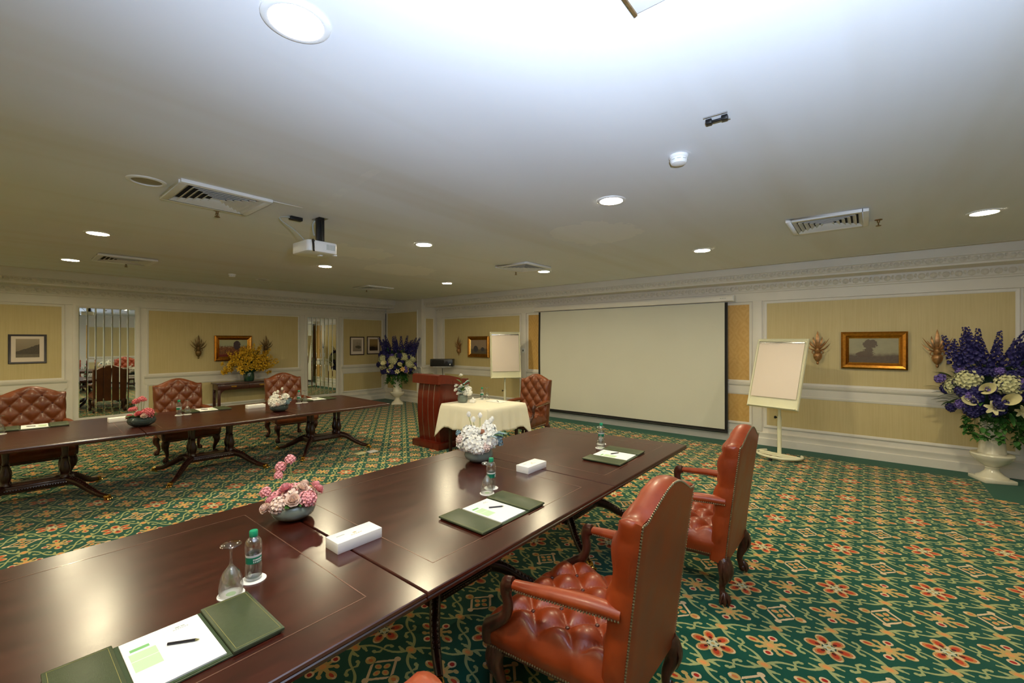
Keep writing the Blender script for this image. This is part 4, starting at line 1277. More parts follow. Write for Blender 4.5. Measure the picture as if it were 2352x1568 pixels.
# ------------------------------------------------------------------ small clothed table
hx0, hx1, hy0, hy1 = 4.57, 5.46, 4.23, 5.20
t = thing('small_square_table', 'small square table hidden under the cream cloth', 'table', ((hx0+hx1)/2, (hy0+hy1)/2, 0))
MB().cbox((0, 0, TZ-0.022), (hx1-hx0-0.01, hy1-hy0-0.01, 0.034)).build('table_top', M['console'], t, bevel=0.004)
for sx in (-1, 1):
    for sy in (-1, 1):
        MB().box(sx*0.36-0.020, sx*0.36+0.020, sy*0.38-0.020, sy*0.38+0.020, 0, TZ-0.04).build('leg', M['darkwood'], t, bevel=0.004)
def cloth():
    a, b = (hx1-hx0)/2+0.004, (hy1-hy0)/2+0.004
    vs = []; fs = []
    per = []
    N = 30
    r = 0.012
    for side in range(4):
        for k in range(N):
            f = k/N
            c = [(-a, -b), (a, -b), (a, b), (-a, b)]
            p = Vector(c[side]).lerp(Vector(c[(side+1) % 4]), f)
            per.append((p, side, f))
    lev = 12
    for (p, side, f) in per:
        nrm = [Vector((0, -1)), Vector((1, 0)), Vector((0, 1)), Vector((-1, 0))][side]
        prev = [Vector((-1, 0)), Vector((0, -1)), Vector((1, 0)), Vector((0, 1))][side]
        cdist = min(f, 1-f)
        cn = max(0.0, 1-cdist/0.13)
        dirn = nrm
        if f < 0.13: dirn = (nrm*(1-cn*0.5)+prev*cn*0.5).normalized()
        if f > 0.87:
            nx = [Vector((1, 0)), Vector((0, 1)), Vector((-1, 0)), Vector((0, -1))][side]
            dirn = (nrm*(1-cn*0.5)+nx*cn*0.5).normalized()
        drop = 0.355+0.165*cn**1.3+0.010*math.sin(f*14+side)
        for k in range(lev+1):
            g = k/lev
            fold = (0.012*math.sin(f*2*PI*5+side*1.3)+0.006*math.sin(f*2*PI*11+side))*g*(1-cn)
            out = 0.014*min(1, g*6)**0.5+0.035*g+0.065*cn*g+fold
            q = p+dirn*out
            vs.append((q.x, q.y, TZ+0.004-drop*g-(0.0 if k else -0.0)))
    n = len(per)
    for i in range(n):
        j = (i+1) % n
        for k in range(lev):
            fs.append((i*(lev+1)+k, i*(lev+1)+k+1, j*(lev+1)+k+1, j*(lev+1)+k))
    mb = MB().add(vs, fs)
    mb.grid(lambda i, j: (lerp(-a, a, i), lerp(-b, b, j), TZ+0.004), 30, 30)
    return mb
o = cloth().build('tablecloth', M['linen'], None, ((hx0+hx1)/2, (hy0+hy1)/2, 0), doubles=True, angle=70)
md = o.modifiers.new('thickness', 'SOLIDIFY'); md.thickness = 0.0025; md.offset = 1.0
tag(o, 'cream cloth hanging in folds over the small table by the lectern', 'tablecloth')

# ------------------------------------------------------------------ lectern
t = thing('lectern', 'red-brown wooden lectern with curved front and slanted top', 'lectern', (4.90, 5.60, 0))
MB().box(-0.345, 0.345, -0.335, 0.335, 0.0, 0.105).build('base', M['cherry'], t, bevel=0.008)
prof = [(-0.235+0.0, 0.105), (-0.262, 0.30), (-0.280, 0.50), (-0.284, 0.66), (-0.276, 0.84), (-0.254, 1.00), (-0.236, 1.08)]
prof = [(p.x, p.z) for p in bez([(a, 0, b) for a, b in prof], 4)]
poly = prof+[(0.20, 1.02), (0.22, 0.105)]
MB().prism(poly[::-1], -0.265, 0.265).build('body', M['cherry'], t, doubles=True)
for k, yy in enumerate((-0.14, 0.0, 0.14)):
    mb = MB()
    for (a, za), (b, zb_) in zip(prof, prof[1:]):
        mb.add([(a-0.003, yy-0.003, za), (a-0.003, yy+0.003, za), (b-0.003, yy+0.003, zb_), (b-0.003, yy-0.003, zb_),
                (a+0.004, yy-0.006, za), (a+0.004, yy+0.006, za), (b+0.004, yy+0.006, zb_), (b+0.004, yy-0.006, zb_)],
               [(3, 2, 1, 0), (0, 1, 5, 4), (2, 3, 7, 6), (1, 2, 6, 5), (3, 0, 4, 7)])
    mb.build('inlay_strip', M['chrome'], t, doubles=True)
tp = [(-0.345, 1.050), (-0.345, 1.190), (-0.29, 1.205), (-0.10, 1.185), (0.10, 1.140), (0.36, 1.060), (0.36, 0.995), (0.20, 1.010), (-0.20, 1.055)]
MB().prism(tp[::-1], -0.325, 0.325).build('top', M['cherry'], t, doubles=True, angle=30)
MB().box(0.30, 0.36, -0.30, 0.30, 1.085, 1.105).build('book_ledge', M['cherry'], t, bevel=0.004)

# ------------------------------------------------------------------ flip charts
def flip_chart(x, y, rz, bz, tilt, yaw_off, label, roll=0.0):
    t = thing('flip_chart', label, 'flip chart', (x, y, 0), rz, 'cream flip charts on stands')
    Mb = TR(0, -0.03, bz, rx=tilt) @ TR(ry=roll)
    wv, hv = 0.70, 1.06
    bd = MB().box(-wv/2, wv/2, 0.0, 0.020, -hv/2, hv/2, Mb); bd.build('board', M['chart'], t, bevel=0.006)
    frame_mb(-wv/2-0.006, wv/2+0.006, -hv/2-0.006, hv/2+0.006, 0.028, 0.0, 0.034, Mb @ TR(0, 0.014, 0) @ FL).build('rim', M['chart'], t, doubles=True)
    MB().box(-wv/2+0.035, wv/2-0.035, -0.026, -0.018, -hv/2+0.15, hv/2-0.055, Mb).build('paper_pad', M['pinkpaper'], t, bevel=0.002)
    MB().box(-wv/2+0.03, wv/2-0.03, -0.036, -0.016, hv/2-0.075, hv/2-0.045, Mb).build('clamp_bar', M['chrome'], t, bevel=0.004)
    MB().box(-wv/2+0.02, wv/2-0.02, -0.050, -0.010, -hv/2+0.0, -hv/2+0.016, Mb).build('pen_tray', M['chart'], t, bevel=0.003)
    MB().tube([(0, 0.035, 0.05), (0, 0.035, bz+0.1)], 0.021, 14).tube([(0, 0.035, 0.05), (0, 0.035, 0.62)], 0.028, 14).build('pole', M['chart'], t)
    MB().cbox((0, 0.02, bz), (0.10, 0.05, 0.14)).build('tilt_joint', M['chart'], t, bevel=0.006)
    MB().lathe([(0.008, 0), (0.008, 0.02), (0.020, 0.024), (0.020, 0.042), (0, 0.046)], 12, TR(-0.026, 0.035, 0.60, ry=-PI/2)).build('height_knob', M['dark'], t)
    arc = []
    for k in range(33):
        a = math.radians(-215+250*k/32)
        arc.append((0.30*math.cos(a), 0.02+0.25*math.sin(a), 0.052))
    MB().tube(arc, 0.019, 10).tube([(0, 0.035, 0.045), (0, -0.12, 0.045), (0, -0.225, 0.048)], 0.018, 8).tube([(-0.295, 0.03, 0.052), (0, 0.035, 0.05), (0.295, 0.03, 0.052)], 0.016, 8).build('curved_base', M['chart'], t)
    MB().slab([(-0.24, -0.10), (0.24, -0.10), (0.27, 0.03), (-0.27, 0.03)], 0.046, 0.058).build('base_plate', M['chart'], t, bevel=0.003)
    for cx, cy in ((-0.245, 0.166), (0.245, 0.166), (0.0, -0.232)):
        MB().lathe([(0.010, 0), (0.026, 0.004), (0.026, 0.022), (0.010, 0.034)], 12, TR(cx, cy, 0.0)).build('caster', M['dark'], t)
    return t
flip_chart(7.50, 1.03, math.radians(-107), 1.27, math.radians(-19), 0, 'cream flip chart tilted back, right of the projection screen')
flip_chart(7.62, 6.48, math.radians(-38), 1.43, math.radians(-7), 0, 'upright cream flip chart left of the projection screen', roll=math.radians(0))

# ------------------------------------------------------------------ console table
t = thing('console_table', 'dark wooden console table carrying the yellow flowers', 'console table', (3.81, 11.17, 0))
MB().box(-0.63, 0.63, -0.20, 0.20, 0.790, 0.818).build('top', M['console'], t, bevel=0.006)
MB().box(-0.60, 0.60, -0.175, 0.18, 0.660, 0.790).build('apron', M['console'], t, bevel=0.003)
for sx in (-1, 1):
    d = MB().box(sx*0.29-0.27, sx*0.29+0.27, -0.184, -0.172, 0.675, 0.780).build('drawer', M['console'], t, bevel=0.003)
    MB().tube(bez([(sx*0.29-0.045, -0.186, 0.735), (sx*0.29-0.035, -0.205, 0.715), (sx*0.29+0.035, -0.205, 0.715), (sx*0.29+0.045, -0.186, 0.735)], 4), 0.004, 6).cbox((sx*0.29, -0.186, 0.735), (0.11, 0.004, 0.03)).build('handle', M['brass'], d)
    for sy in (-1, 1):
        MB().box(sx*0.575-0.027, sx*0.575+0.027, sy*0.158-0.022, sy*0.158+0.022, 0, 0.665).build('leg', M['console'], t, bevel=0.004)
    br = [(0, 0), (0.0, -0.13)]+[(0.12*(1-math.cos(a*PI/16)), -0.13+0.13*math.sin(a*PI/16)) for a in range(1, 8)]+[(0.13, 0)]
    MB().prism([(sx*(-0.548+p[0]*1.0) if sx < 0 else (0.548-p[0]), 0.66+p[1]) for p in (br if True else br)] if False else [((-0.548+p[0]) if sx < 0 else (0.548-p[0]), 0.662+p[1]) for p in br], -0.172, -0.150).build('corner_bracket', M['console'], t, doubles=True)
# ------------------------------------------------------------------ flowers and leaves
def fm(name, c, var=0.12, rough=0.6):
    m = plain(name, c, rough, var=var, nscale=18)
    b = m.node_tree.nodes['Principled BSDF']
    b.inputs['Subsurface Weight'].default_value = 0.0
    return m
M['f_white'] = fm('white_petal', srgb(246, 244, 236), 0.03)
M['f_cream'] = fm('cream_petal', srgb(222, 214, 166), 0.10)
M['f_hydra'] = fm('pale_green_hydrangea', srgb(206, 204, 158), 0.14)
M['f_pink'] = fm('pink_petal', srgb(244, 172, 180), 0.12)
M['f_pale'] = fm('pale_pink_petal', srgb(250, 224, 212), 0.08)
M['f_coral'] = fm('coral_pink_petal', srgb(232, 128, 136), 0.14)
M['f_blue'] = fm('dark_blue_petal', srgb(47, 42, 104), 0.3)
M['f_violet'] = fm('violet_petal', srgb(112, 92, 170), 0.2)
M['f_yellow'] = fm('yellow_petal', srgb(222, 176, 40), 0.22)
M['f_apricot'] = fm('apricot_petal', srgb(224, 184, 116), 0.16)
M['f_steel'] = fm('grey_blue_leaf', srgb(130, 160, 172), 0.14)
M['leaf'] = fm('green_leaf', srgb(60, 110, 44), 0.3)
M['leaf_d'] = fm('dark_green_leaf', srgb(34, 62, 34), 0.3)
M['leaf_y'] = fm('olive_leaf', srgb(122, 116, 44), 0.25)
M['stem'] = fm('green_stem', srgb(140, 150, 92), 0.15)
M['heart'] = fm('brown_flower_heart', srgb(146, 96, 72), 0.2)

def petal(mb, base, axis, side_ang, length, width, th0, th1, Mx=None, seg=4, cup=0.2):
    """one petal leaving 'base': angle from axis goes th0 -> th1"""
    ax = Vector(axis).normalized()
    rx = ax.orthogonal().normalized()
    ry = ax.cross(rx)
    rad = rx*math.cos(side_ang)+ry*math.sin(side_ang)
    tan = ax.cross(rad)
    p = Vector(base)
    vs = []; fs = []
    for i in range(seg+1):
        f = i/seg
        wd = width*0.5*math.sin(PI*(0.12+0.80*f))**0.7
        th = lerp(th0, th1, f)
        nrm = rad*math.cos(th)-ax*math.sin(th)
        vs += [p-tan*wd-nrm*cup*wd, p+Vector((0, 0, 0)), p+tan*wd-nrm*cup*wd]
        p = p+(ax*math.cos(th)+rad*math.sin(th))*(length/seg)
    for i in range(seg):
        a = i*3
        fs += [(a, a+1, a+4, a+3), (a+1, a+2, a+5, a+4)]
    mb.add(vs, fs, Mx)

def rose_mesh(name, mat, r=0.035, layers=5, seed=0):
    rd = random.Random(seed)
    mb = MB()
    for L in range(layers):
        n = 3+L*2 if L < 4 else 8
        f = L/(layers-1)
        for k in range(n):
            petal(mb, (0, 0, 0), (0, 0, 1), 2*PI*k/n+L*0.7+rd.uniform(-.15, .15), r*(1.25-0.15*f), r*(1.0+0.35*f), lerp(0.30, 1.45, f), lerp(-0.45, 0.55+0.5*f, f), cup=0.45)
    mb.sphere((0, 0, r*0.35), (r*0.35, r*0.35, r*0.45), 8, 5)
    return mb.mesh(name, mat, angle=60)

def ball_mesh(name, mat, r=0.06, n=60, fs_=0.34, seed=0, squash=0.85):
    """hydrangea head: many four-petalled florets on a dome"""
    rd = random.Random(seed)
    mb = MB()
    ga = PI*(3-5**0.5)
    for i in range(n):
        z = 1-2*(i+0.5)/n
        if z < -0.55: continue
        rr = (1-z*z)**0.5
        a = ga*i
        d = Vector((rr*math.cos(a), rr*math.sin(a), z))
        c = d*r*rd.uniform(0.82, 1.10); c.z *= squash
        for k in range(4):
            petal(mb, c*0.93, d, PI/2*k+rd.random(), r*fs_*0.9, r*fs_*0.8, 0.9, 1.5, seg=2, cup=0.15)
    mb.sphere((0, 0, 0), (r*0.78, r*0.78, r*0.74*squash), 10, 7)
    return mb.mesh(name, mat, angle=60)

def tulip_mesh(name, mat):
    mb = MB()
    for k in range(6):
        petal(mb, (0, 0, -0.012), (0, 0, 1), PI/3*k+0.2*(k % 2), 0.052, 0.036, 0.95 if k % 2 else 0.75, -0.75, seg=6, cup=0.5)
    mb.sphere((0, 0, 0.006), (0.014, 0.014, 0.018), 8, 6)
    return mb.mesh(name, mat, angle=60)

def lily_mesh(name, mat, r=0.07):
    mb = MB()
    for k in range(6):
        petal(mb, (0, 0, 0), (0, 0, 1), PI/3*k, r*1.5, r*0.62, 0.25, 1.9, seg=6, cup=0.3)
    for k in range(4):
        mb.tube([(0, 0, 0), (0.012*math.cos(k*1.6), 0.012*math.sin(k*1.6), r*1.0)], 0.0025, 5)
    return mb.mesh(name, mat, angle=60)

def calla_mesh(name, mat):
    mb = MB()
    def fn(i, j):
        a = (i-0.5)*2*PI*0.93
        r = 0.012+0.050*j**1.6
        lip = 0.5+0.5*math.cos(a)
        z = 0.12*j*(0.72+0.5*lip*j)
        return (r*math.cos(a)+0.035*j*j*lip, r*math.sin(a), z)
    mb.grid(fn, 18, 8)
    mb.tube([(0, 0, 0.01), (0.003, 0, 0.085)], [0.007, 0.005], 6)
    return mb.mesh(name, mat, angle=60)

def spike_mesh(name, mat, h=0.42, n=34, fr=0.030, seed=0):
    rd = random.Random(seed)
    mb = MB()
    mb.tube([(0, 0, 0), (0.004, 0.003, h*0.5), (0, 0, h)], [0.004, 0.003, 0.0015], 5)
    for i in range(n):
        f = i/n
        z = h*(0.18+0.82*f); rr = lerp(0.045, 0.008, f**0.8)
        a = i*2.4+rd.random()*0.5
        c = Vector((math.cos(a)*rr, math.sin(a)*rr, z))
        d = Vector((math.cos(a), math.sin(a), 0.35))
        q = lerp(1.0, 0.45, f)
        for k in range(5):
            petal(mb, c, d, 2*PI*k/5, fr*q*0.95, fr*q*0.85, 0.7, 1.4, seg=2, cup=0.2)
    return mb.mesh(name, mat, angle=60)

def leaf_blade(mb, base, d, length, width, droop=0.4, up=(0, 0, 1), seg=5):
    p = Vector(base); d = Vector(d).normalized()
    sd = d.cross(Vector(up))
    sd = sd.normalized() if sd.length > 1e-3 else Vector((1, 0, 0))
    vs = []; fs = []
    for i in range(seg+1):
        f = i/seg
        wd = width*0.5*math.sin(PI*(0.06+0.92*f))**0.8
        nn = sd.cross(d)
        vs += [p-sd*wd+nn*wd*0.25, p, p+sd*wd+nn*wd*0.25]
        d = (d-Vector((0, 0, droop/seg))).normalized()
        p = p+d*(length/seg)
    for i in range(seg):
        a = i*3
        fs += [(a, a+1, a+4, a+3), (a+1, a+2, a+5, a+4)]
    mb.add(vs, fs)

ROSE_PINK = rose_mesh('rose', M['f_pink'], seed=1); ROSE_PALE = rose_mesh('rose', M['f_pale'], seed=2); ROSE_WHITE = rose_mesh('rose', M['f_white'], seed=3); ROSE_CORAL = rose_mesh('rose', M['f_coral'], seed=9)
BUD_PINK = ball_mesh('globe_flower', M['f_pink'], 0.028, 42, 0.42, 4, 1.05); BUD_WHITE = tulip_mesh('tulip', M['f_white']); BUD_CORAL = ball_mesh('globe_flower', M['f_coral'], 0.028, 42, 0.42, 5, 1.0)
HYD_WHITE = ball_mesh('hydrangea', M['f_white'], 0.058, 52, 0.50, 7); HYD_PINK = ball_mesh('hydrangea', M['f_pink'], 0.060, 70, 0.34, 8); HYD_CREAM = ball_mesh('hydrangea', M['f_hydra'], 0.10, 110, 0.25, 11); HYD_PALE = ball_mesh('hydrangea', M['f_pale'], 0.05, 60, 0.34, 18); HYD_CORAL = ball_mesh('hydrangea', M['f_coral'], 0.05, 60, 0.34, 19)
LILY = lily_mesh('lily', M['f_cream'], 0.075); LILY_A = lily_mesh('lily', M['f_apricot'], 0.07); CALLA = calla_mesh('calla_lily', M['f_cream'])
LILY_Y = lily_mesh('yellow_lily', M['f_yellow'], 0.06); FORSY = spike_mesh('yellow_spray', M['f_yellow'], 0.40, 26, 0.040, 12)
DELPH = spike_mesh('delphinium', M['f_blue'], 0.46, 44, 0.036, 13); DELPH_V = ball_mesh('blue_flower', M['f_blue'], 0.055, 40, 0.42, 14); VIOLET = ball_mesh('blue_flower', M['f_violet'], 0.045, 36, 0.45, 15)
STEEL = ball_mesh('blue_flower', M['f_steel'], 0.030, 26, 0.5, 16)

def place_flower(me, parent, p, d, s=1.0, name=None, spin=0.0):
    q = Vector(d).to_track_quat('Z', 'Y').to_matrix().to_4x4() @ Matrix.Rotation(spin, 4, 'Z')
    o = obj(name or me.name.split('.')[0], me, parent)
    o.location = p; o.rotation_euler = q.to_euler(); o.scale = (s, s, s)
    return o

def bowl(parent, r=0.12, h=0.10, mat=None):
    pr = [(r*0.35, 0.0), (r*0.62, 0.004), (r*0.90, h*0.28), (r*1.0, h*0.55), (r*0.95, h*0.82), (r*0.82, h), (r*0.80, h), (r*0.925, h*0.82), (r*0.97, h*0.55), (r*0.87, h*0.30), (r*0.60, 0.010), (0.0, 0.008)]
    MB().lathe(pr, 32).build('glass_bowl', mat or M['teal'], parent, doubles=True)
    MB().lathe([(0.0, 0.011), (r*0.58, 0.012), (r*0.84, h*0.30), (r*0.93, h*0.52), (0.0, h*0.52)], 28).build('pebbles', M['f_steel'] if mat is M['teal'] else M['leaf_d'], parent, doubles=True)

def low_arrangement(x, y, label, kind, seed, scale=1.0, rz=0.0, tall=True):
    rd = random.Random(seed)
    t = thing('flower_bowl', label, 'flower arrangement', (x, y, TZ+0.0008), rz, 'flower bowls on the tables')
    t.scale = (scale,)*3
    bowl(t, 0.12 if kind != 'white' else 0.098, 0.10 if kind != 'white' else 0.085, mat=M['teal'] if kind in ('pink', 'white') else M['teal_d'])
    st = MB(); lf = MB(); ls = MB()
    def stem(p, q): st.tube(bez([p, Vector(p).lerp(Vector(q), 0.5)+Vector((rd.uniform(-.01, .01), rd.uniform(-.01, .01), 0)), q], 4), 0.0022, 5)
    if kind == 'pink':
        for (px, py, pz, me, s) in ((0.0, -0.03, 0.135, HYD_PALE, 1.15), (0.07, 0.02, 0.130, HYD_PALE, 1.0), (-0.07, 0.0, 0.125, HYD_PINK, 0.95), (-0.02, 0.07, 0.13, HYD_PINK, 1.0), (0.09, -0.05, 0.125, HYD_PINK, 0.8), (-0.06, -0.08, 0.110, HYD_PALE, 0.95)):
            place_flower(me, t, (px, py, pz), (px, py, 0.16), s)
        for (px, py, pz, me, s) in ((0.02, -0.085, 0.125, ROSE_PALE, 1.2), (-0.10, -0.04, 0.115, ROSE_PINK, 1.0), (0.10, 0.06, 0.155, ROSE_PINK, 1.0), (0.13, 0.01, 0.150, ROSE_PINK, 0.9), (-0.03, -0.03, 0.175, ROSE_PINK, 1.1), (0.05, -0.02, 0.172, ROSE_PALE, 1.0), (-0.115, -0.10, 0.10, ROSE_PALE, 0.9), (0.04, 0.07, 0.165, ROSE_PALE, 0.9)):
            place_flower(me, t, (px, py, pz), (px, py, 0.12), s)
        for (px, py, pz, s) in ((-0.030, 0.045, 0.335, 1.0), (-0.085, 0.060, 0.290, 1.05), (-0.092, 0.040, 0.245, 0.85), (-0.145, -0.010, 0.165, 1.05)):
            stem((px*0.2, py*0.2, 0.06), (px, py, pz-0.01)); place_flower(BUD_PINK, t, (px, py, pz), (px, py, 0.5), s)
        stem((0.02, 0.03, 0.1), (-0.03, 0.045, 0.32))
    elif kind == 'coral':
        for (px, py, pz, me, s) in ((0.06, 0.0, 0.125, HYD_CORAL, 1.15), (0.10, -0.02, 0.15, HYD_CORAL, 0.8), (-0.05, 0.03, 0.10, ROSE_CORAL, 1.0), (0.03, -0.06, 0.12, ROSE_CORAL, 1.1), (-0.10, -0.03, 0.085, ROSE_CORAL, 1.0), (0.085, -0.06, 0.105, ROSE_PALE, 0.9)):
            place_flower(me, t, (px, py, pz), (px, py, 0.16), s)
        for (px, py, pz, s) in ((-0.085, 0.02, 0.245, 1.05), (0.0, 0.0, 0.275, 1.05), (-0.04, 0.0, 0.262, 0.8), (-0.06, -0.02, 0.175, 0.9), (-0.12, 0.0, 0.165, 0.8), (0.02, 0.01, 0.27, 0.7)):
            stem((px*0.2, py*0.2, 0.06), (px, py, pz-0.01)); place_flower(BUD_CORAL, t, (px, py, pz), (px*0.5, py, 0.5), s)
        for k in range(8):
            a = rd.random()*6.28; leaf_blade(lf, (0.04*math.cos(a), 0.04*math.sin(a), 0.09), (math.cos(a), math.sin(a), 0.6), 0.10, 0.035)
    else:
        spots = ((-0.05, -0.06, 0.135, 1.05), (0.055, -0.05, 0.140, 0.95), (0.0, 0.05, 0.150, 1.1), (-0.095, 0.02, 0.12, 0.8), (0.095, 0.02, 0.150, 0.85), (-0.02, -0.09, 0.115, 0.8), (-0.06, 0.0, 0.19, 0.9), (0.07, 0.03, 0.20, 0.85))
        for (px, py, pz, s) in spots:
            place_flower(HYD_WHITE, t, (px, py, pz), (px, py, 0.12), s)
        for (px, py, pz, me, s) in ((0.03, -0.10, 0.115, HYD_PALE, 0.62), (-0.125, 0.0, 0.155, HYD_PALE, 0.6), (0.13, -0.03, 0.13, STEEL, 1.0), (0.145, 0.01, 0.165, STEEL, 0.8), (-0.135, 0.03, 0.19, STEEL, 0.6)):
            place_flower(me, t, (px, py, pz), (px, py, 0.1), s)
        if tall:
            for (px, py, pz, s) in ((-0.060, 0.06, 0.298, 0.85), (-0.035, 0.02, 0.268, 0.9), (0.015, 0.05, 0.290, 0.85), (0.085, 0.03, 0.252, 0.9), (0.060, 0.05, 0.236, 0.9), (0.10, 0.055, 0.262, 0.8)):
                stem((px*0.2, py*0.2, 0.08), (px, py, pz-0.005)); place_flower(BUD_WHITE, t, (px, py, pz), (px*0.4, py*0.4, 0.5), s)
        else:
            for (px, py, pz, s) in ((-0.06, 0.0, 0.245, 1.0), (-0.03, 0.02, 0.262, 1.0), (-0.085, 0.02, 0.228, 1.0), (0.03, 0.02, 0.305, 0.9)):
                stem((px*0.2, py*0.2, 0.08), (px, py, pz-0.005)); place_flower(BUD_WHITE, t, (px, py, pz), (px*0.4, py*0.4, 0.5), s)
            for k in range(7):
                leaf_blade(ls, (0.03+0.01*k*0.3, 0.01, 0.16+0.015*k), (rd.uniform(-1, 1), rd.uniform(-1, 1), 0.8), 0.06, 0.03)
        place_flower(BUD_WHITE, t, (0.0, -0.03, 0.20), (0, 0, 1), 0.6)
        MB().sphere((0.02, -0.02, 0.20), (0.018, 0.018, 0.018), 8, 6).build('seed_head', M['heart'], t)
        for k in range(9):
            a = -2.6+rd.random()*1.5 if k < 5 else rd.random()*0.9-0.2
            b = (0.09*math.cos(a+1.5), 0.09*math.sin(a+1.5), 0.17)
            leaf_blade(lf if k % 2 else ls, b, (math.cos(a+1.5), math.sin(a+1.5), 0.7), 0.11, 0.03, 0.8)
    for k in range(14):
        a = rd.random()*6.28
        leaf_blade(lf, (0.05*math.cos(a), 0.05*math.sin(a), 0.10), (math.cos(a), math.sin(a), 0.35), 0.085, 0.03, 0.5)
    if st.v: st.build('stems', M['stem'], t)
    if lf.v: o = lf.build('foliage', M['leaf'], t); o['kind'] = 'stuff'
    if ls.v: o = ls.build('grey_foliage', M['f_steel'] if kind != 'white_low' else M['heart'], t); o['kind'] = 'stuff'
    return t
low_arrangement(1.085, 2.475, 'bowl of pink roses with tall pink globe flowers on the near table', 'pink', 3, 0.94, math.radians(-38))
low_arrangement(2.575, 2.475, 'bowl of white hydrangeas and tulips on the near table', 'white', 5, 1.22, math.radians(-38))
low_arrangement(1.145, 6.55, 'dark bowl of coral pink flowers on the left table', 'coral', 8, 1.12, math.radians(-55))
low_arrangement(2.62, 6.42, 'bowl of white hydrangeas on the left table', 'white_low', 9, 1.0, math.radians(-50), tall=False)

# small vase on the clothed table
t = thing('flower_vase', 'glass vase of white roses and grey leaves on the cream cloth', 'flower arrangement', (4.86, 5.03, TZ+0.0085), 0.3)
MB().lathe([(0.05, 0.0), (0.075, 0.01), (0.085, 0.06), (0.075, 0.12), (0.070, 0.12), (0.080, 0.06), (0.070, 0.014), (0.0, 0.012)], 24).build('glass_vase', M['teal'], t, doubles=True)
MB().lathe([(0, 0.014), (0.066, 0.016), (0.076, 0.06), (0.0, 0.075)], 20).build('pebbles', M['leaf_d'], t, doubles=True)
for (a, b, c, me, s) in ((0.02, -0.09, 0.16, HYD_WHITE, 1.0), (0.09, -0.05, 0.20, HYD_WHITE, 0.9), (0.07, -0.02, 0.15, HYD_WHITE, 1.0), (-0.09, 0.02, 0.14, ROSE_WHITE, 1.1), (-0.12, 0.05, 0.20, ROSE_WHITE, 1.0), (-0.06, 0.02, 0.22, ROSE_WHITE, 1.0), (-0.10, 0.06, 0.26, ROSE_WHITE, 0.9), (0.0, 0.02, 0.25, ROSE_WHITE, 1.0), (-0.02, 0.02, 0.42, ROSE_WHITE, 1.0), (-0.04, -0.06, 0.12, ROSE_WHITE, 1.0)):
    place_flower(me, t, (a, b, c), (a, b, 0.15), s)
lf = MB(); l2 = MB(); rd = random.Random(4)
for k in range(30):
    a = rd.random()*6.28
    leaf_blade(lf if k % 2 else l2, (0.04*math.cos(a), 0.04*math.sin(a), 0.13+0.2*rd.random()), (math.cos(a), math.sin(a), 0.9), 0.11, 0.035, 0.6)
lf.tube(bez([(0, 0, 0.1), (0.0, 0.02, 0.3), (-0.02, 0.02, 0.41)], 4), 0.003, 5)
o = lf.build('foliage', M['leaf'], t); o['kind'] = 'stuff'
o = l2.build('grey_foliage', M['f_steel'], t); o['kind'] = 'stuff'

# ------------------------------------------------------------------ urns with large bouquets
def urn_parts():
    base = MB().box(-0.155, 0.155, -0.155, 0.155, 0.0, 0.045).mesh('plinth', M['ceramic'], bevel=0.008)
    foot = MB().lathe([(0.150, 0.045), (0.145, 0.060), (0.105, 0.085), (0.070, 0.125), (0.060, 0.150), (0.066, 0.170), (0.060, 0.180)], 32).mesh('foot', M['ceramic'])
    bw = MB().lathe([(0.058, 0.178), (0.090, 0.200), (0.150, 0.245), (0.190, 0.300), (0.198, 0.330), (0.190, 0.345), (0.165, 0.352), (0.135, 0.352)], 36).mesh('bowl', M['ceramic'])
    nk = MB()
    seg = 48
    vs = []; fs = []
    prof = [(0.128, 0.348), (0.118, 0.40), (0.110, 0.50), (0.108, 0.62), (0.114, 0.72), (0.130, 0.785), (0.140, 0.795), (0.130, 0.795), (0.105, 0.76)]
    for r, z in prof:
        for k in range(seg):
            a = 2*PI*k/seg
            q = r*(1+0.022*math.cos(12*a)*(1 if 0.36 < z < 0.78 else 0))
            vs.append((q*math.cos(a), q*math.sin(a), z))
    for i in range(len(prof)-1):
        for k in range(seg):
            k2 = (k+1) % seg
            fs.append((i*seg+k, i*seg+k2, (i+1)*seg+k2, (i+1)*seg+k))
    nk.add(vs, fs)
    return [('plinth', base), ('foot', foot), ('bowl', bw), ('neck', nk.mesh('neck', M['ceramic'], angle=60))]
URN = urn_parts()
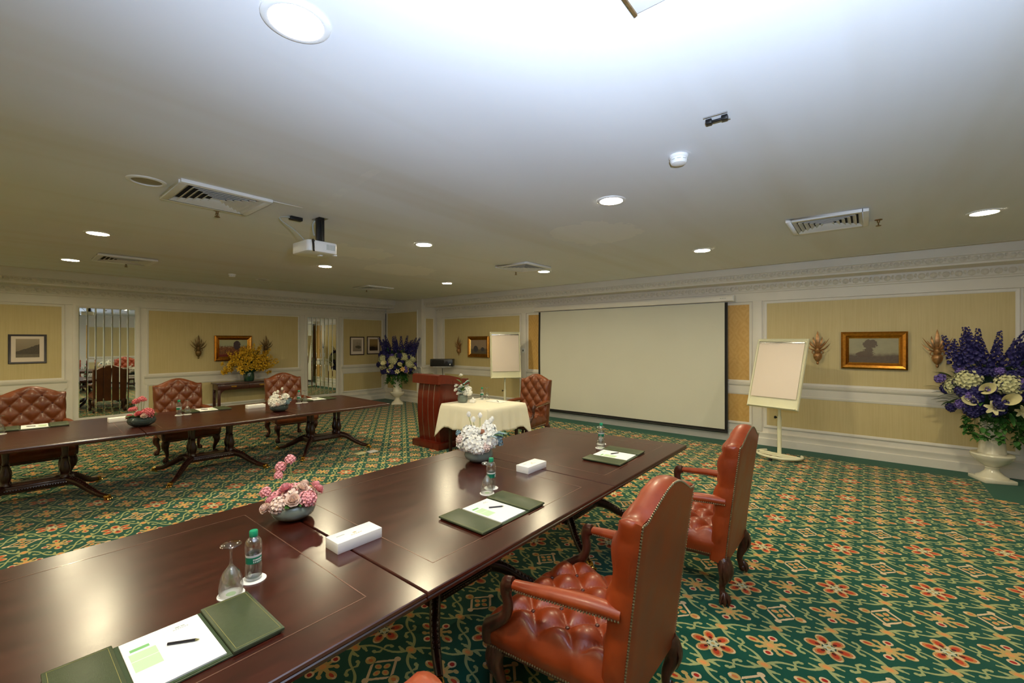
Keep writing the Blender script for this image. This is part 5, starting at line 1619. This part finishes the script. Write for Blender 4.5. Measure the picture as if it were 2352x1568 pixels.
def bouquet(x, y, face, label_u, label_b, seed, lean=0.0, dense=1.0):
    rd = random.Random(seed)
    u = thing('pedestal_urn', label_u, 'urn', (x, y, 0), face, 'tall white urns')
    for n, me in URN: obj(n, me, u)
    t = thing('urn_bouquet', label_b, 'flower arrangement', (x, y, 0.775), face, 'big bouquets in urns')
    # local frame: -y points to the room/camera
    def pt(az, el, r): return Vector((r*math.cos(el)*math.sin(az), -r*math.cos(el)*math.cos(az), r*math.sin(el)+0.36))
    c0 = Vector((0, 0, 0.20))
    for k in range(24):
        az = -1.25+2.5*k/23+rd.uniform(-.15, .15)
        b = Vector((0.36*math.sin(az)+lean, rd.uniform(-0.24, 0.06), 0.52+rd.uniform(-0.10, 0.16)))
        d = Vector((0.50*math.sin(az)+rd.uniform(-.15, .15), -0.15+rd.uniform(-.25, .15), 1.0))
        place_flower(DELPH, t, b, d, rd.uniform(0.95, 1.2), spin=k)
    for (az, el, r, s) in ((-1.0, 0.30, 0.46, 1.30), (-0.25, 0.22, 0.48, 1.25), (0.42, 0.42, 0.46, 1.15), (1.05, 0.30, 0.46, 1.25), (0.70, -0.02, 0.49, 1.15), (-1.5, 0.1, 0.40, 1.0), (1.6, 0.1, 0.40, 1.0), (0.0, 0.62, 0.36, 0.9)):
        p = pt(az, el, r); place_flower(HYD_CREAM, t, p, p-c0, s)
    for (az, el, r, s) in ((-0.62, 0.05, 0.47, 1.0), (-0.30, -0.18, 0.48, 1.0), (0.15, -0.05, 0.47, 0.9), (-0.85, -0.3, 0.45, 0.9), (0.9, -0.2, 0.46, 1.1)):
        p = pt(az, el, r); place_flower(CALLA, t, p, Vector((p.x, p.y, 0.10)), s, spin=rd.random()*6)
    for (az, el, r, me) in ((-0.5, -0.38, 0.46, LILY), (0.28, -0.30, 0.47, LILY_A), (-0.95, -0.12, 0.45, LILY), (0.55, -0.42, 0.45, LILY_A), (0.0, -0.45, 0.45, LILY), (1.1, -0.38, 0.44, LILY), (-0.15, 0.12, 0.47, LILY)):
        p = pt(az, el, r); place_flower(me, t, p, p-c0, rd.uniform(0.85, 1.1))
    for k in range(64):
        az = rd.uniform(-1.8, 1.8); el = rd.uniform(-0.6, 0.6); r = rd.uniform(0.42, 0.53)
        p = pt(az, el, r); place_flower(DELPH_V if rd.random() < 0.7 else VIOLET, t, p, p-c0, rd.uniform(0.9, 1.35))
    lf = MB(); ld = MB(); iv = MB()
    for k in range(240):
        az = rd.uniform(-PI, PI); el = rd.uniform(-0.75, 0.9); r = rd.uniform(0.22, 0.46)
        p = pt(az, el, r)
        leaf_blade(ld if rd.random() < 0.75 else lf, p, p-c0+Vector((rd.uniform(-.2, .2), rd.uniform(-.2, .2), rd.uniform(-.2, .2))), rd.uniform(0.10, 0.20), rd.uniform(0.03, 0.055), 0.5)
    ld.sphere((0, 0, 0.36), (0.32, 0.30, 0.30), 14, 9)
    st = MB()
    st.tube([(0, 0, -0.02), (0, 0, 0.2)], 0.06, 8)
    for k in range(9):
        az = -1.4+2.8*k/8+rd.uniform(-.1, .1)
        L = rd.uniform(0.10, 0.34)
        a0 = Vector((0.10*math.sin(az), -0.10*math.cos(az), 0.02))
        pth = bez([a0+Vector((0, 0, 0.06)), a0*2.2+Vector((0, 0, 0.02)), a0*2.6+Vector((0, 0, -L*0.5)), a0*2.4+Vector((rd.uniform(-.05, .05), 0, -L))], 4)
        st.tube(pth, 0.0035, 5)
        for p in pth[2:]:
            for q in range(4):
                a = rd.random()*6.28
                pj = p+Vector((rd.uniform(-.03, .03), rd.uniform(-.03, .03), rd.uniform(-.03, .03)))
                leaf_blade(iv, pj, (math.cos(a), math.sin(a), rd.uniform(-0.9, 0.3)), rd.uniform(0.05, 0.09), rd.uniform(0.035, 0.06), 0.6)
    st.build('stems', M['stem'], t)
    for nm, mb, mt in (('foliage', ld, M['leaf_d']), ('light_foliage', lf, M['leaf']), ('trailing_ivy', iv, M['leaf'])):
        o = mb.build(nm, mt, t); o['kind'] = 'stuff'
# local -y must point towards the room
bouquet(7.98, -1.20, math.radians(-68), 'tall white urn at the right edge under the big bouquet', 'huge bouquet of dark blue spikes and cream hydrangeas at the right edge', 21)
bouquet(7.26, 10.12, math.radians(-36), 'tall white urn standing in the far corner', 'blue and cream bouquet in the urn in the far corner', 22, lean=0.04)

# yellow flowers on the console
t = thing('yellow_bouquet', 'big spray of yellow lilies in a green vase on the console table', 'flower arrangement', (3.87, 11.12, 0.818), 0.0)
MB().lathe([(0.085, 0.0), (0.10, 0.012), (0.115, 0.10), (0.10, 0.20), (0.085, 0.235), (0.078, 0.235), (0.09, 0.19), (0.10, 0.10), (0.0, 0.03)], 26).build('vase', plain('dark_green_glaze', srgb(22, 62, 50), 0.15, coat=0.5), t, doubles=True)
rd = random.Random(31)
for k in range(64):
    az = rd.uniform(-1.5, 1.5); el = rd.uniform(-0.45, 1.25); r = rd.uniform(0.22, 0.42)
    p = Vector((r*1.40*math.cos(el)*math.sin(az), -r*0.42*math.cos(el)*math.cos(az), r*math.sin(el)+0.34))
    place_flower(LILY_Y, t, p, (p.x, p.y-0.12, p.z-0.25), rd.uniform(0.8, 1.15), spin=rd.random()*6)
for k in range(30):
    az = -1.45+2.9*k/29; el = rd.uniform(-0.05, 1.3)
    d = Vector((math.cos(el)*math.sin(az), -0.35*math.cos(el)*abs(math.cos(az))-0.1, math.sin(el)+0.1))
    place_flower(FORSY, t, Vector((0, 0, 0.26))+d*0.16, d, rd.uniform(0.9, 1.25), spin=k)
lf = MB(); ly = MB()
for k in range(90):
    az = rd.uniform(-1.6, 1.6); el = rd.uniform(0.0, 1.3); r = rd.uniform(0.10, 0.34)
    p = Vector((r*1.1*math.cos(el)*math.sin(az), -r*0.4*math.cos(el)*math.cos(az), r*math.sin(el)+0.32))
    leaf_blade(lf if k % 3 else ly, p, (p.x, p.y-0.08, p.z-0.25), rd.uniform(0.10, 0.20), 0.035, 0.5)
lf.sphere((0, 0, 0.32), (0.20, 0.09, 0.14), 10, 7)
for nm, mb, mt in (('foliage', lf, M['leaf_d']), ('olive_foliage', ly, M['leaf_y'])):
    o = mb.build(nm, mt, t); o['kind'] = 'stuff'

# ------------------------------------------------------------------ conference settings
bot_body = MB().lathe([(0.0, 0.0015), (0.022, 0.001), (0.028, 0.004), (0.0305, 0.012), (0.0305, 0.058), (0.0285, 0.066), (0.0285, 0.104), (0.0305, 0.110), (0.0315, 0.140), (0.0290, 0.158), (0.020, 0.170), (0.0135, 0.175), (0.0135, 0.182), (0.0, 0.182)], 28).mesh('bottle_body', M['pet'], doubles=True, angle=50)
bot_water = MB().lathe([(0.0, 0.004), (0.027, 0.006), (0.0292, 0.014), (0.0292, 0.057), (0.0272, 0.066), (0.0272, 0.104), (0.0288, 0.110), (0.0, 0.112)], 24).mesh('water', M['water'], doubles=True)
bot_cap = MB().lathe([(0.0150, 0.176), (0.0160, 0.178), (0.0160, 0.197), (0.0145, 0.200), (0.0, 0.200)], 20).mesh('cap', M['cap'])
bot_lab = MB().lathe([(0.0291, 0.072), (0.0291, 0.098)], 28, cap=False).mesh('label', M['labelgreen'])
bot_labw = MB().lathe([(0.0291, 0.098), (0.0300, 0.107)], 28, cap=False).mesh('white_band', M['white'])
tm = MB()
for row, (zz, n) in enumerate(((0.088, 7), (0.079, 6))):
    for k in range(n):
        a = -PI/2-0.62+1.24*(k+0.5)/n
        tm.cbox((0, 0, 0), (0.0010, 0.0036, 0.0056), TR(0.0294*math.cos(a), 0.0294*math.sin(a), zz, rz=a))
bot_txt = tm.mesh('label_print', M['white'], smooth=False)
coaster_me = MB().lathe([(0.0, 0.0), (0.046, 0.0), (0.047, 0.001), (0.047, 0.003), (0.046, 0.004), (0.0, 0.004)], 32).mesh('coaster', M['paper'], angle=30)
coaster_pr = MB().lathe([(0.012, 0.0041), (0.017, 0.0043), (0.0, 0.0043)], 16).mesh('coaster_print', M['lightgreen'])
gl = MB().lathe([(0.0395, 0.0), (0.0405, 0.004), (0.0410, 0.030), (0.0370, 0.060), (0.028, 0.085), (0.014, 0.103), (0.0055, 0.114), (0.0042, 0.140), (0.0050, 0.172), (0.0100, 0.182), (0.034, 0.188), (0.0365, 0.191), (0.0345, 0.1935), (0.0, 0.1925)], 32)
gl2 = MB().lathe([(0.0385, 0.0), (0.0395, 0.030), (0.0356, 0.059), (0.0268, 0.083), (0.012, 0.101), (0.0, 0.105)], 32, cap=False)
gv = gl.v[:]; gf = gl.f[:]
def glass_mesh():
    pr = [(0.0385, 0.0), (0.0395, 0.030), (0.0356, 0.059), (0.0268, 0.083), (0.012, 0.101), (0.0, 0.105)]
    full = pr[::-1]+[(0.0400, -0.0004), (0.0405, 0.004), (0.0410, 0.030), (0.0370, 0.060), (0.028, 0.085), (0.014, 0.103), (0.0055, 0.116), (0.0042, 0.140), (0.0050, 0.170), (0.0100, 0.181), (0.034, 0.187), (0.0365, 0.190), (0.0345, 0.1925), (0.0, 0.1915)]
    return MB().lathe(full, 32, cap=False).mesh('glass', M['clear'], doubles=True, angle=70)
glass_me = glass_mesh()

def bottle(x, y, z, where, rz=0.6):
    c = obj('coaster', coaster_me, None, (x, y, z), (0, 0, rz)); tag(c, 'white paper coaster under the bottle '+where, 'coaster', 'coasters')
    obj('coaster_print', coaster_pr, c)
    t = thing('water_bottle', 'small water bottle with green label '+where, 'bottle', (x, y, z+0.0042), rz, 'water bottles')
    for n, me in (('bottle_body', bot_body), ('water', bot_water), ('cap', bot_cap), ('label', bot_lab), ('white_band', bot_labw), ('label_print', bot_txt)): obj(n, me, t)
def goblet(x, y, z, where):
    c = obj('coaster', coaster_me, None, (x, y, z)); tag(c, 'white paper coaster under the glass '+where, 'coaster', 'coasters')
    obj('coaster_print', coaster_pr, c)
    o = obj('stem_glass', glass_me, None, (x, y, z+0.0050)); tag(o, 'upturned stem glass '+where, 'glass', 'upturned glasses')
VA = math.radians(38-90+90-0)
bottle(0.700, 1.962, TZ, 'nearest the camera', AZ+math.radians(0)-0.5)
goblet(0.602, 1.912, TZ, 'nearest the camera')
bottle(2.150, 1.952, TZ, 'in front of the white flowers on the near table', AZ)
goblet(2.058, 1.905, TZ, 'in front of the white flowers on the near table')
bottle(3.745, 1.975, TZ, 'at the screen end of the near table', AZ)
goblet(3.60, 1.905, TZ, 'at the screen end of the near table')
goblet(0.085, 7.12, TZ, 'at the left photo edge')
bottle(1.625, 7.10, TZ, 'in the middle of the left table row', AZ)
goblet(1.715, 7.09, TZ, 'in the middle of the left table row')
bottle(3.165, 7.02, TZ, 'beside the white flowers on the left table', AZ)
goblet(3.255, 7.01, TZ, 'beside the white flowers on the left table')
bottle(5.30, 5.02, TZ+0.0085, 'on the cream tablecloth', AZ)
goblet(5.38, 4.98, TZ+0.0085, 'on the cream tablecloth')

def folder_proto():
    P = []
    P.append(('spine_board', MB().box(-0.26, 0.26, -0.165, 0.165, 0.0, 0.006).mesh('spine_board', M['folder'], bevel=0.002), None))
    fl = MB().box(-0.272, -0.118, -0.168, 0.168, 0.006, 0.016).mesh('flap', M['folder'], bevel=0.003)
    fr = MB().box(0.118, 0.272, -0.168, 0.168, 0.006, 0.016).mesh('flap', M['folder'], bevel=0.003)
    P += [('flap', fl, -1), ('flap', fr, 1)]
    P.append(('lining', MB().box(-0.117, 0.117, -0.160, 0.160, 0.006, 0.0075).mesh('lining', M['folder_dark'], smooth=False), None))
    st = {}
    for s_ in (-1, 1):
        mb = MB()
        a, b = (0.128, 0.262) if s_ > 0 else (-0.262, -0.128)
        for (x0, x1, y0, y1) in ((a, b, -0.158, -0.1565), (a, b, 0.1565, 0.158), (a, a+0.0015, -0.158, 0.158), (b-0.0015, b, -0.158, 0.158)):
            mb.box(x0, x1, y0, y1, 0.0158, 0.0166)
        st[s_] = mb.mesh('stitching', M['stitch'], smooth=False)
    pad = MB().box(-0.105, 0.105, -0.150, 0.150, 0.0075, 0.0125).mesh('note_pad', M['paper'], smooth=False)
    pr = [('heading_bar', MB().box(-0.088, -0.040, 0.078, 0.094, 0.0125, 0.0128).mesh('heading_bar', M['green'], smooth=False)),
          ('text_block', MB().box(-0.094, -0.028, 0.022, 0.066, 0.0125, 0.0128).mesh('text_block', M['lightgreen'], smooth=False)),
          ('text_block', MB().box(-0.094, -0.028, -0.040, 0.019, 0.0125, 0.0128).mesh('text_block', M['lightgreen'], smooth=False))]
    lg = MB()
    for k in range(7): lg.box(0.026+k*0.0062, 0.030+k*0.0062, 0.104, 0.1075, 0.0125, 0.0128)
    lg.box(0.034, 0.046, 0.114, 0.120, 0.0125, 0.0128).box(0.049, 0.060, 0.114, 0.119, 0.0125, 0.0128)
    pr.append(('letterhead', lg.mesh('letterhead', M['greyprint'], smooth=False)))
    return P, st, pad, pr
FP, FST, FPAD, FPR = folder_proto()
def folder(x, y, z, rz, where, pen_rot=-0.75, pen=(0.03, 0.01)):
    t = thing('writing_folder', 'open green leather folder '+where, 'folder', (x, y, z), rz, 'green writing folders')
    for n, me, s_ in FP:
        o = obj(n, me, t)
        if s_: obj('stitching', FST[s_], o)
    p = obj('note_pad', FPAD, t)
    for n, me in FPR: obj(n, me, p)
    c, s2 = math.cos(rz), math.sin(rz)
    px, py = x+pen[0]*c-pen[1]*s2, y+pen[0]*s2+pen[1]*c
    pc = thing('pencil', 'short black pencil on the pad '+where, 'pencil', (px, py, z+0.0168), rz+pen_rot, 'pencils')
    MB().tube([(-0.042, 0, 0), (0.036, 0, 0)], 0.0040, 6).build('barrel', M['ink'], pc)
    MB().tube([(0.036, 0, 0), (0.047, 0, 0)], [0.0039, 0.0006], 6).build('tip', M['stitch'], pc)
folder(0.370, 1.695, TZ+0.0008, 0.0, 'nearest the camera', -0.62)
folder(1.862, 1.670, TZ+0.0008, 0.0, 'in front of the foreground armchair', -0.62)
folder(3.425, 1.680, TZ+0.0008, 0.04, 'at the screen end of the near table', -0.5)
folder(0.345, 7.40, TZ+0.0008, PI-0.04, 'before the chair at the left photo edge', -0.6)
folder(2.00, 7.33, TZ+0.0008, PI-0.04, 'before the middle chair of the left row', -0.6)
folder(3.55, 7.24, TZ+0.0008, PI-0.04, 'before the far chair of the left row', -0.6)
t = thing('paper_sheets', 'cream note sheets lying on the tablecloth', 'paper', (5.28, 4.66, TZ+0.0090), PI/2)
MB().box(-0.15, 0.15, -0.105, 0.105, 0, 0.003).build('sheet_stack', M['paper'], t, smooth=False)
pc = thing('pencil', 'black pencil on the cream-clothed table', 'pencil', (5.27, 4.64, TZ+0.0162), 1.0, 'pencils')
MB().tube([(-0.05, 0, 0), (0.05, 0, 0)], 0.0040, 6).build('barrel', M['ink'], pc)
MB().tube([(0.05, 0, 0), (0.060, 0, 0)], [0.0039, 0.0006], 6).build('tip', M['stitch'], pc)

def tissue_box(x, y, rz, label, wv=0.235, dv=0.115, hv=0.050, z=TZ):
    t = thing('tissue_box', label, 'tissue box', (x, y, z), rz, 'white tissue boxes')
    MB().box(-wv/2, wv/2, -dv/2, dv/2, 0, hv).build('carton', M['paper'], t, bevel=0.002)
    mb = MB().slab([(0.012*k_, 0.006*j_) for k_, j_ in ((-1, 0), (0, -1), (1, 0), (0, 1))], hv, hv+0.0006)
    for k in range(5): mb.box(-0.028+k*0.012, -0.020+k*0.012, -0.020, -0.016, hv, hv+0.0006)
    mb.build('emblem', M['goldprint'], t, smooth=False)
    MB().box(-0.085, -0.045, 0.012, 0.018, hv, hv+0.0005).build('tear_slot', M['greyprint'], t, smooth=False)
tissue_box(1.145, 1.945, 0.0, 'long white tissue box across the seam of the near table')
tissue_box(2.665, 2.000, 0.0, 'white tissue box behind the folder, right of the white flowers')
tissue_box(1.05, 7.14, 0.0, 'white tissue box partly behind the coral flowers')
tissue_box(2.53, 7.02, 0.0, 'white tissue box left of the white flowers on the left table')
o = MB().box(-0.06, 0.06, -0.04, 0.04, 0, 0.045).mesh('carton', M['paper'], bevel=0.004)
t = thing('napkin_box', 'small white napkin box beside the vase on the tablecloth', 'tissue box', (4.96, 4.90, TZ+0.0085), 0.5, 'white tissue boxes')
obj('carton', o, t)
MB().grid(lambda i, j: (lerp(-0.03, 0.03, i), lerp(-0.02, 0.02, j), 0.046+0.03*math.sin(PI*i)*math.sin(PI*j)+0.006*math.sin(9*i+5*j)), 8, 8).build('tissue', M['paper'], t)

for (x, y, mt, lb) in ((3.68, 6.085, 'f_cream', 'beige floor socket plate on the carpet'), (3.86, 6.04, 'white', 'pale floor socket plate nearer the lectern')):
    t = thing('floor_socket', lb, 'socket', (x, y, 0), 0.02, 'floor socket plates')
    MB().box(-0.075, 0.075, -0.06, 0.06, 0, 0.012).build('plate', M[mt], t, bevel=0.003)
    MB().box(-0.045, 0.045, -0.035, 0.035, 0.012, 0.015).build('lid', M[mt], t, bevel=0.001)
o = MB().box(-0.02, 0.02, -0.008, 0.008, 0, 0.008).build('paper_scrap', M['paper'], None, (3.02, 1.66, 0), (0, 0, 0.4)); tag(o, 'tiny white scrap on the carpet behind the armchair', 'scrap')
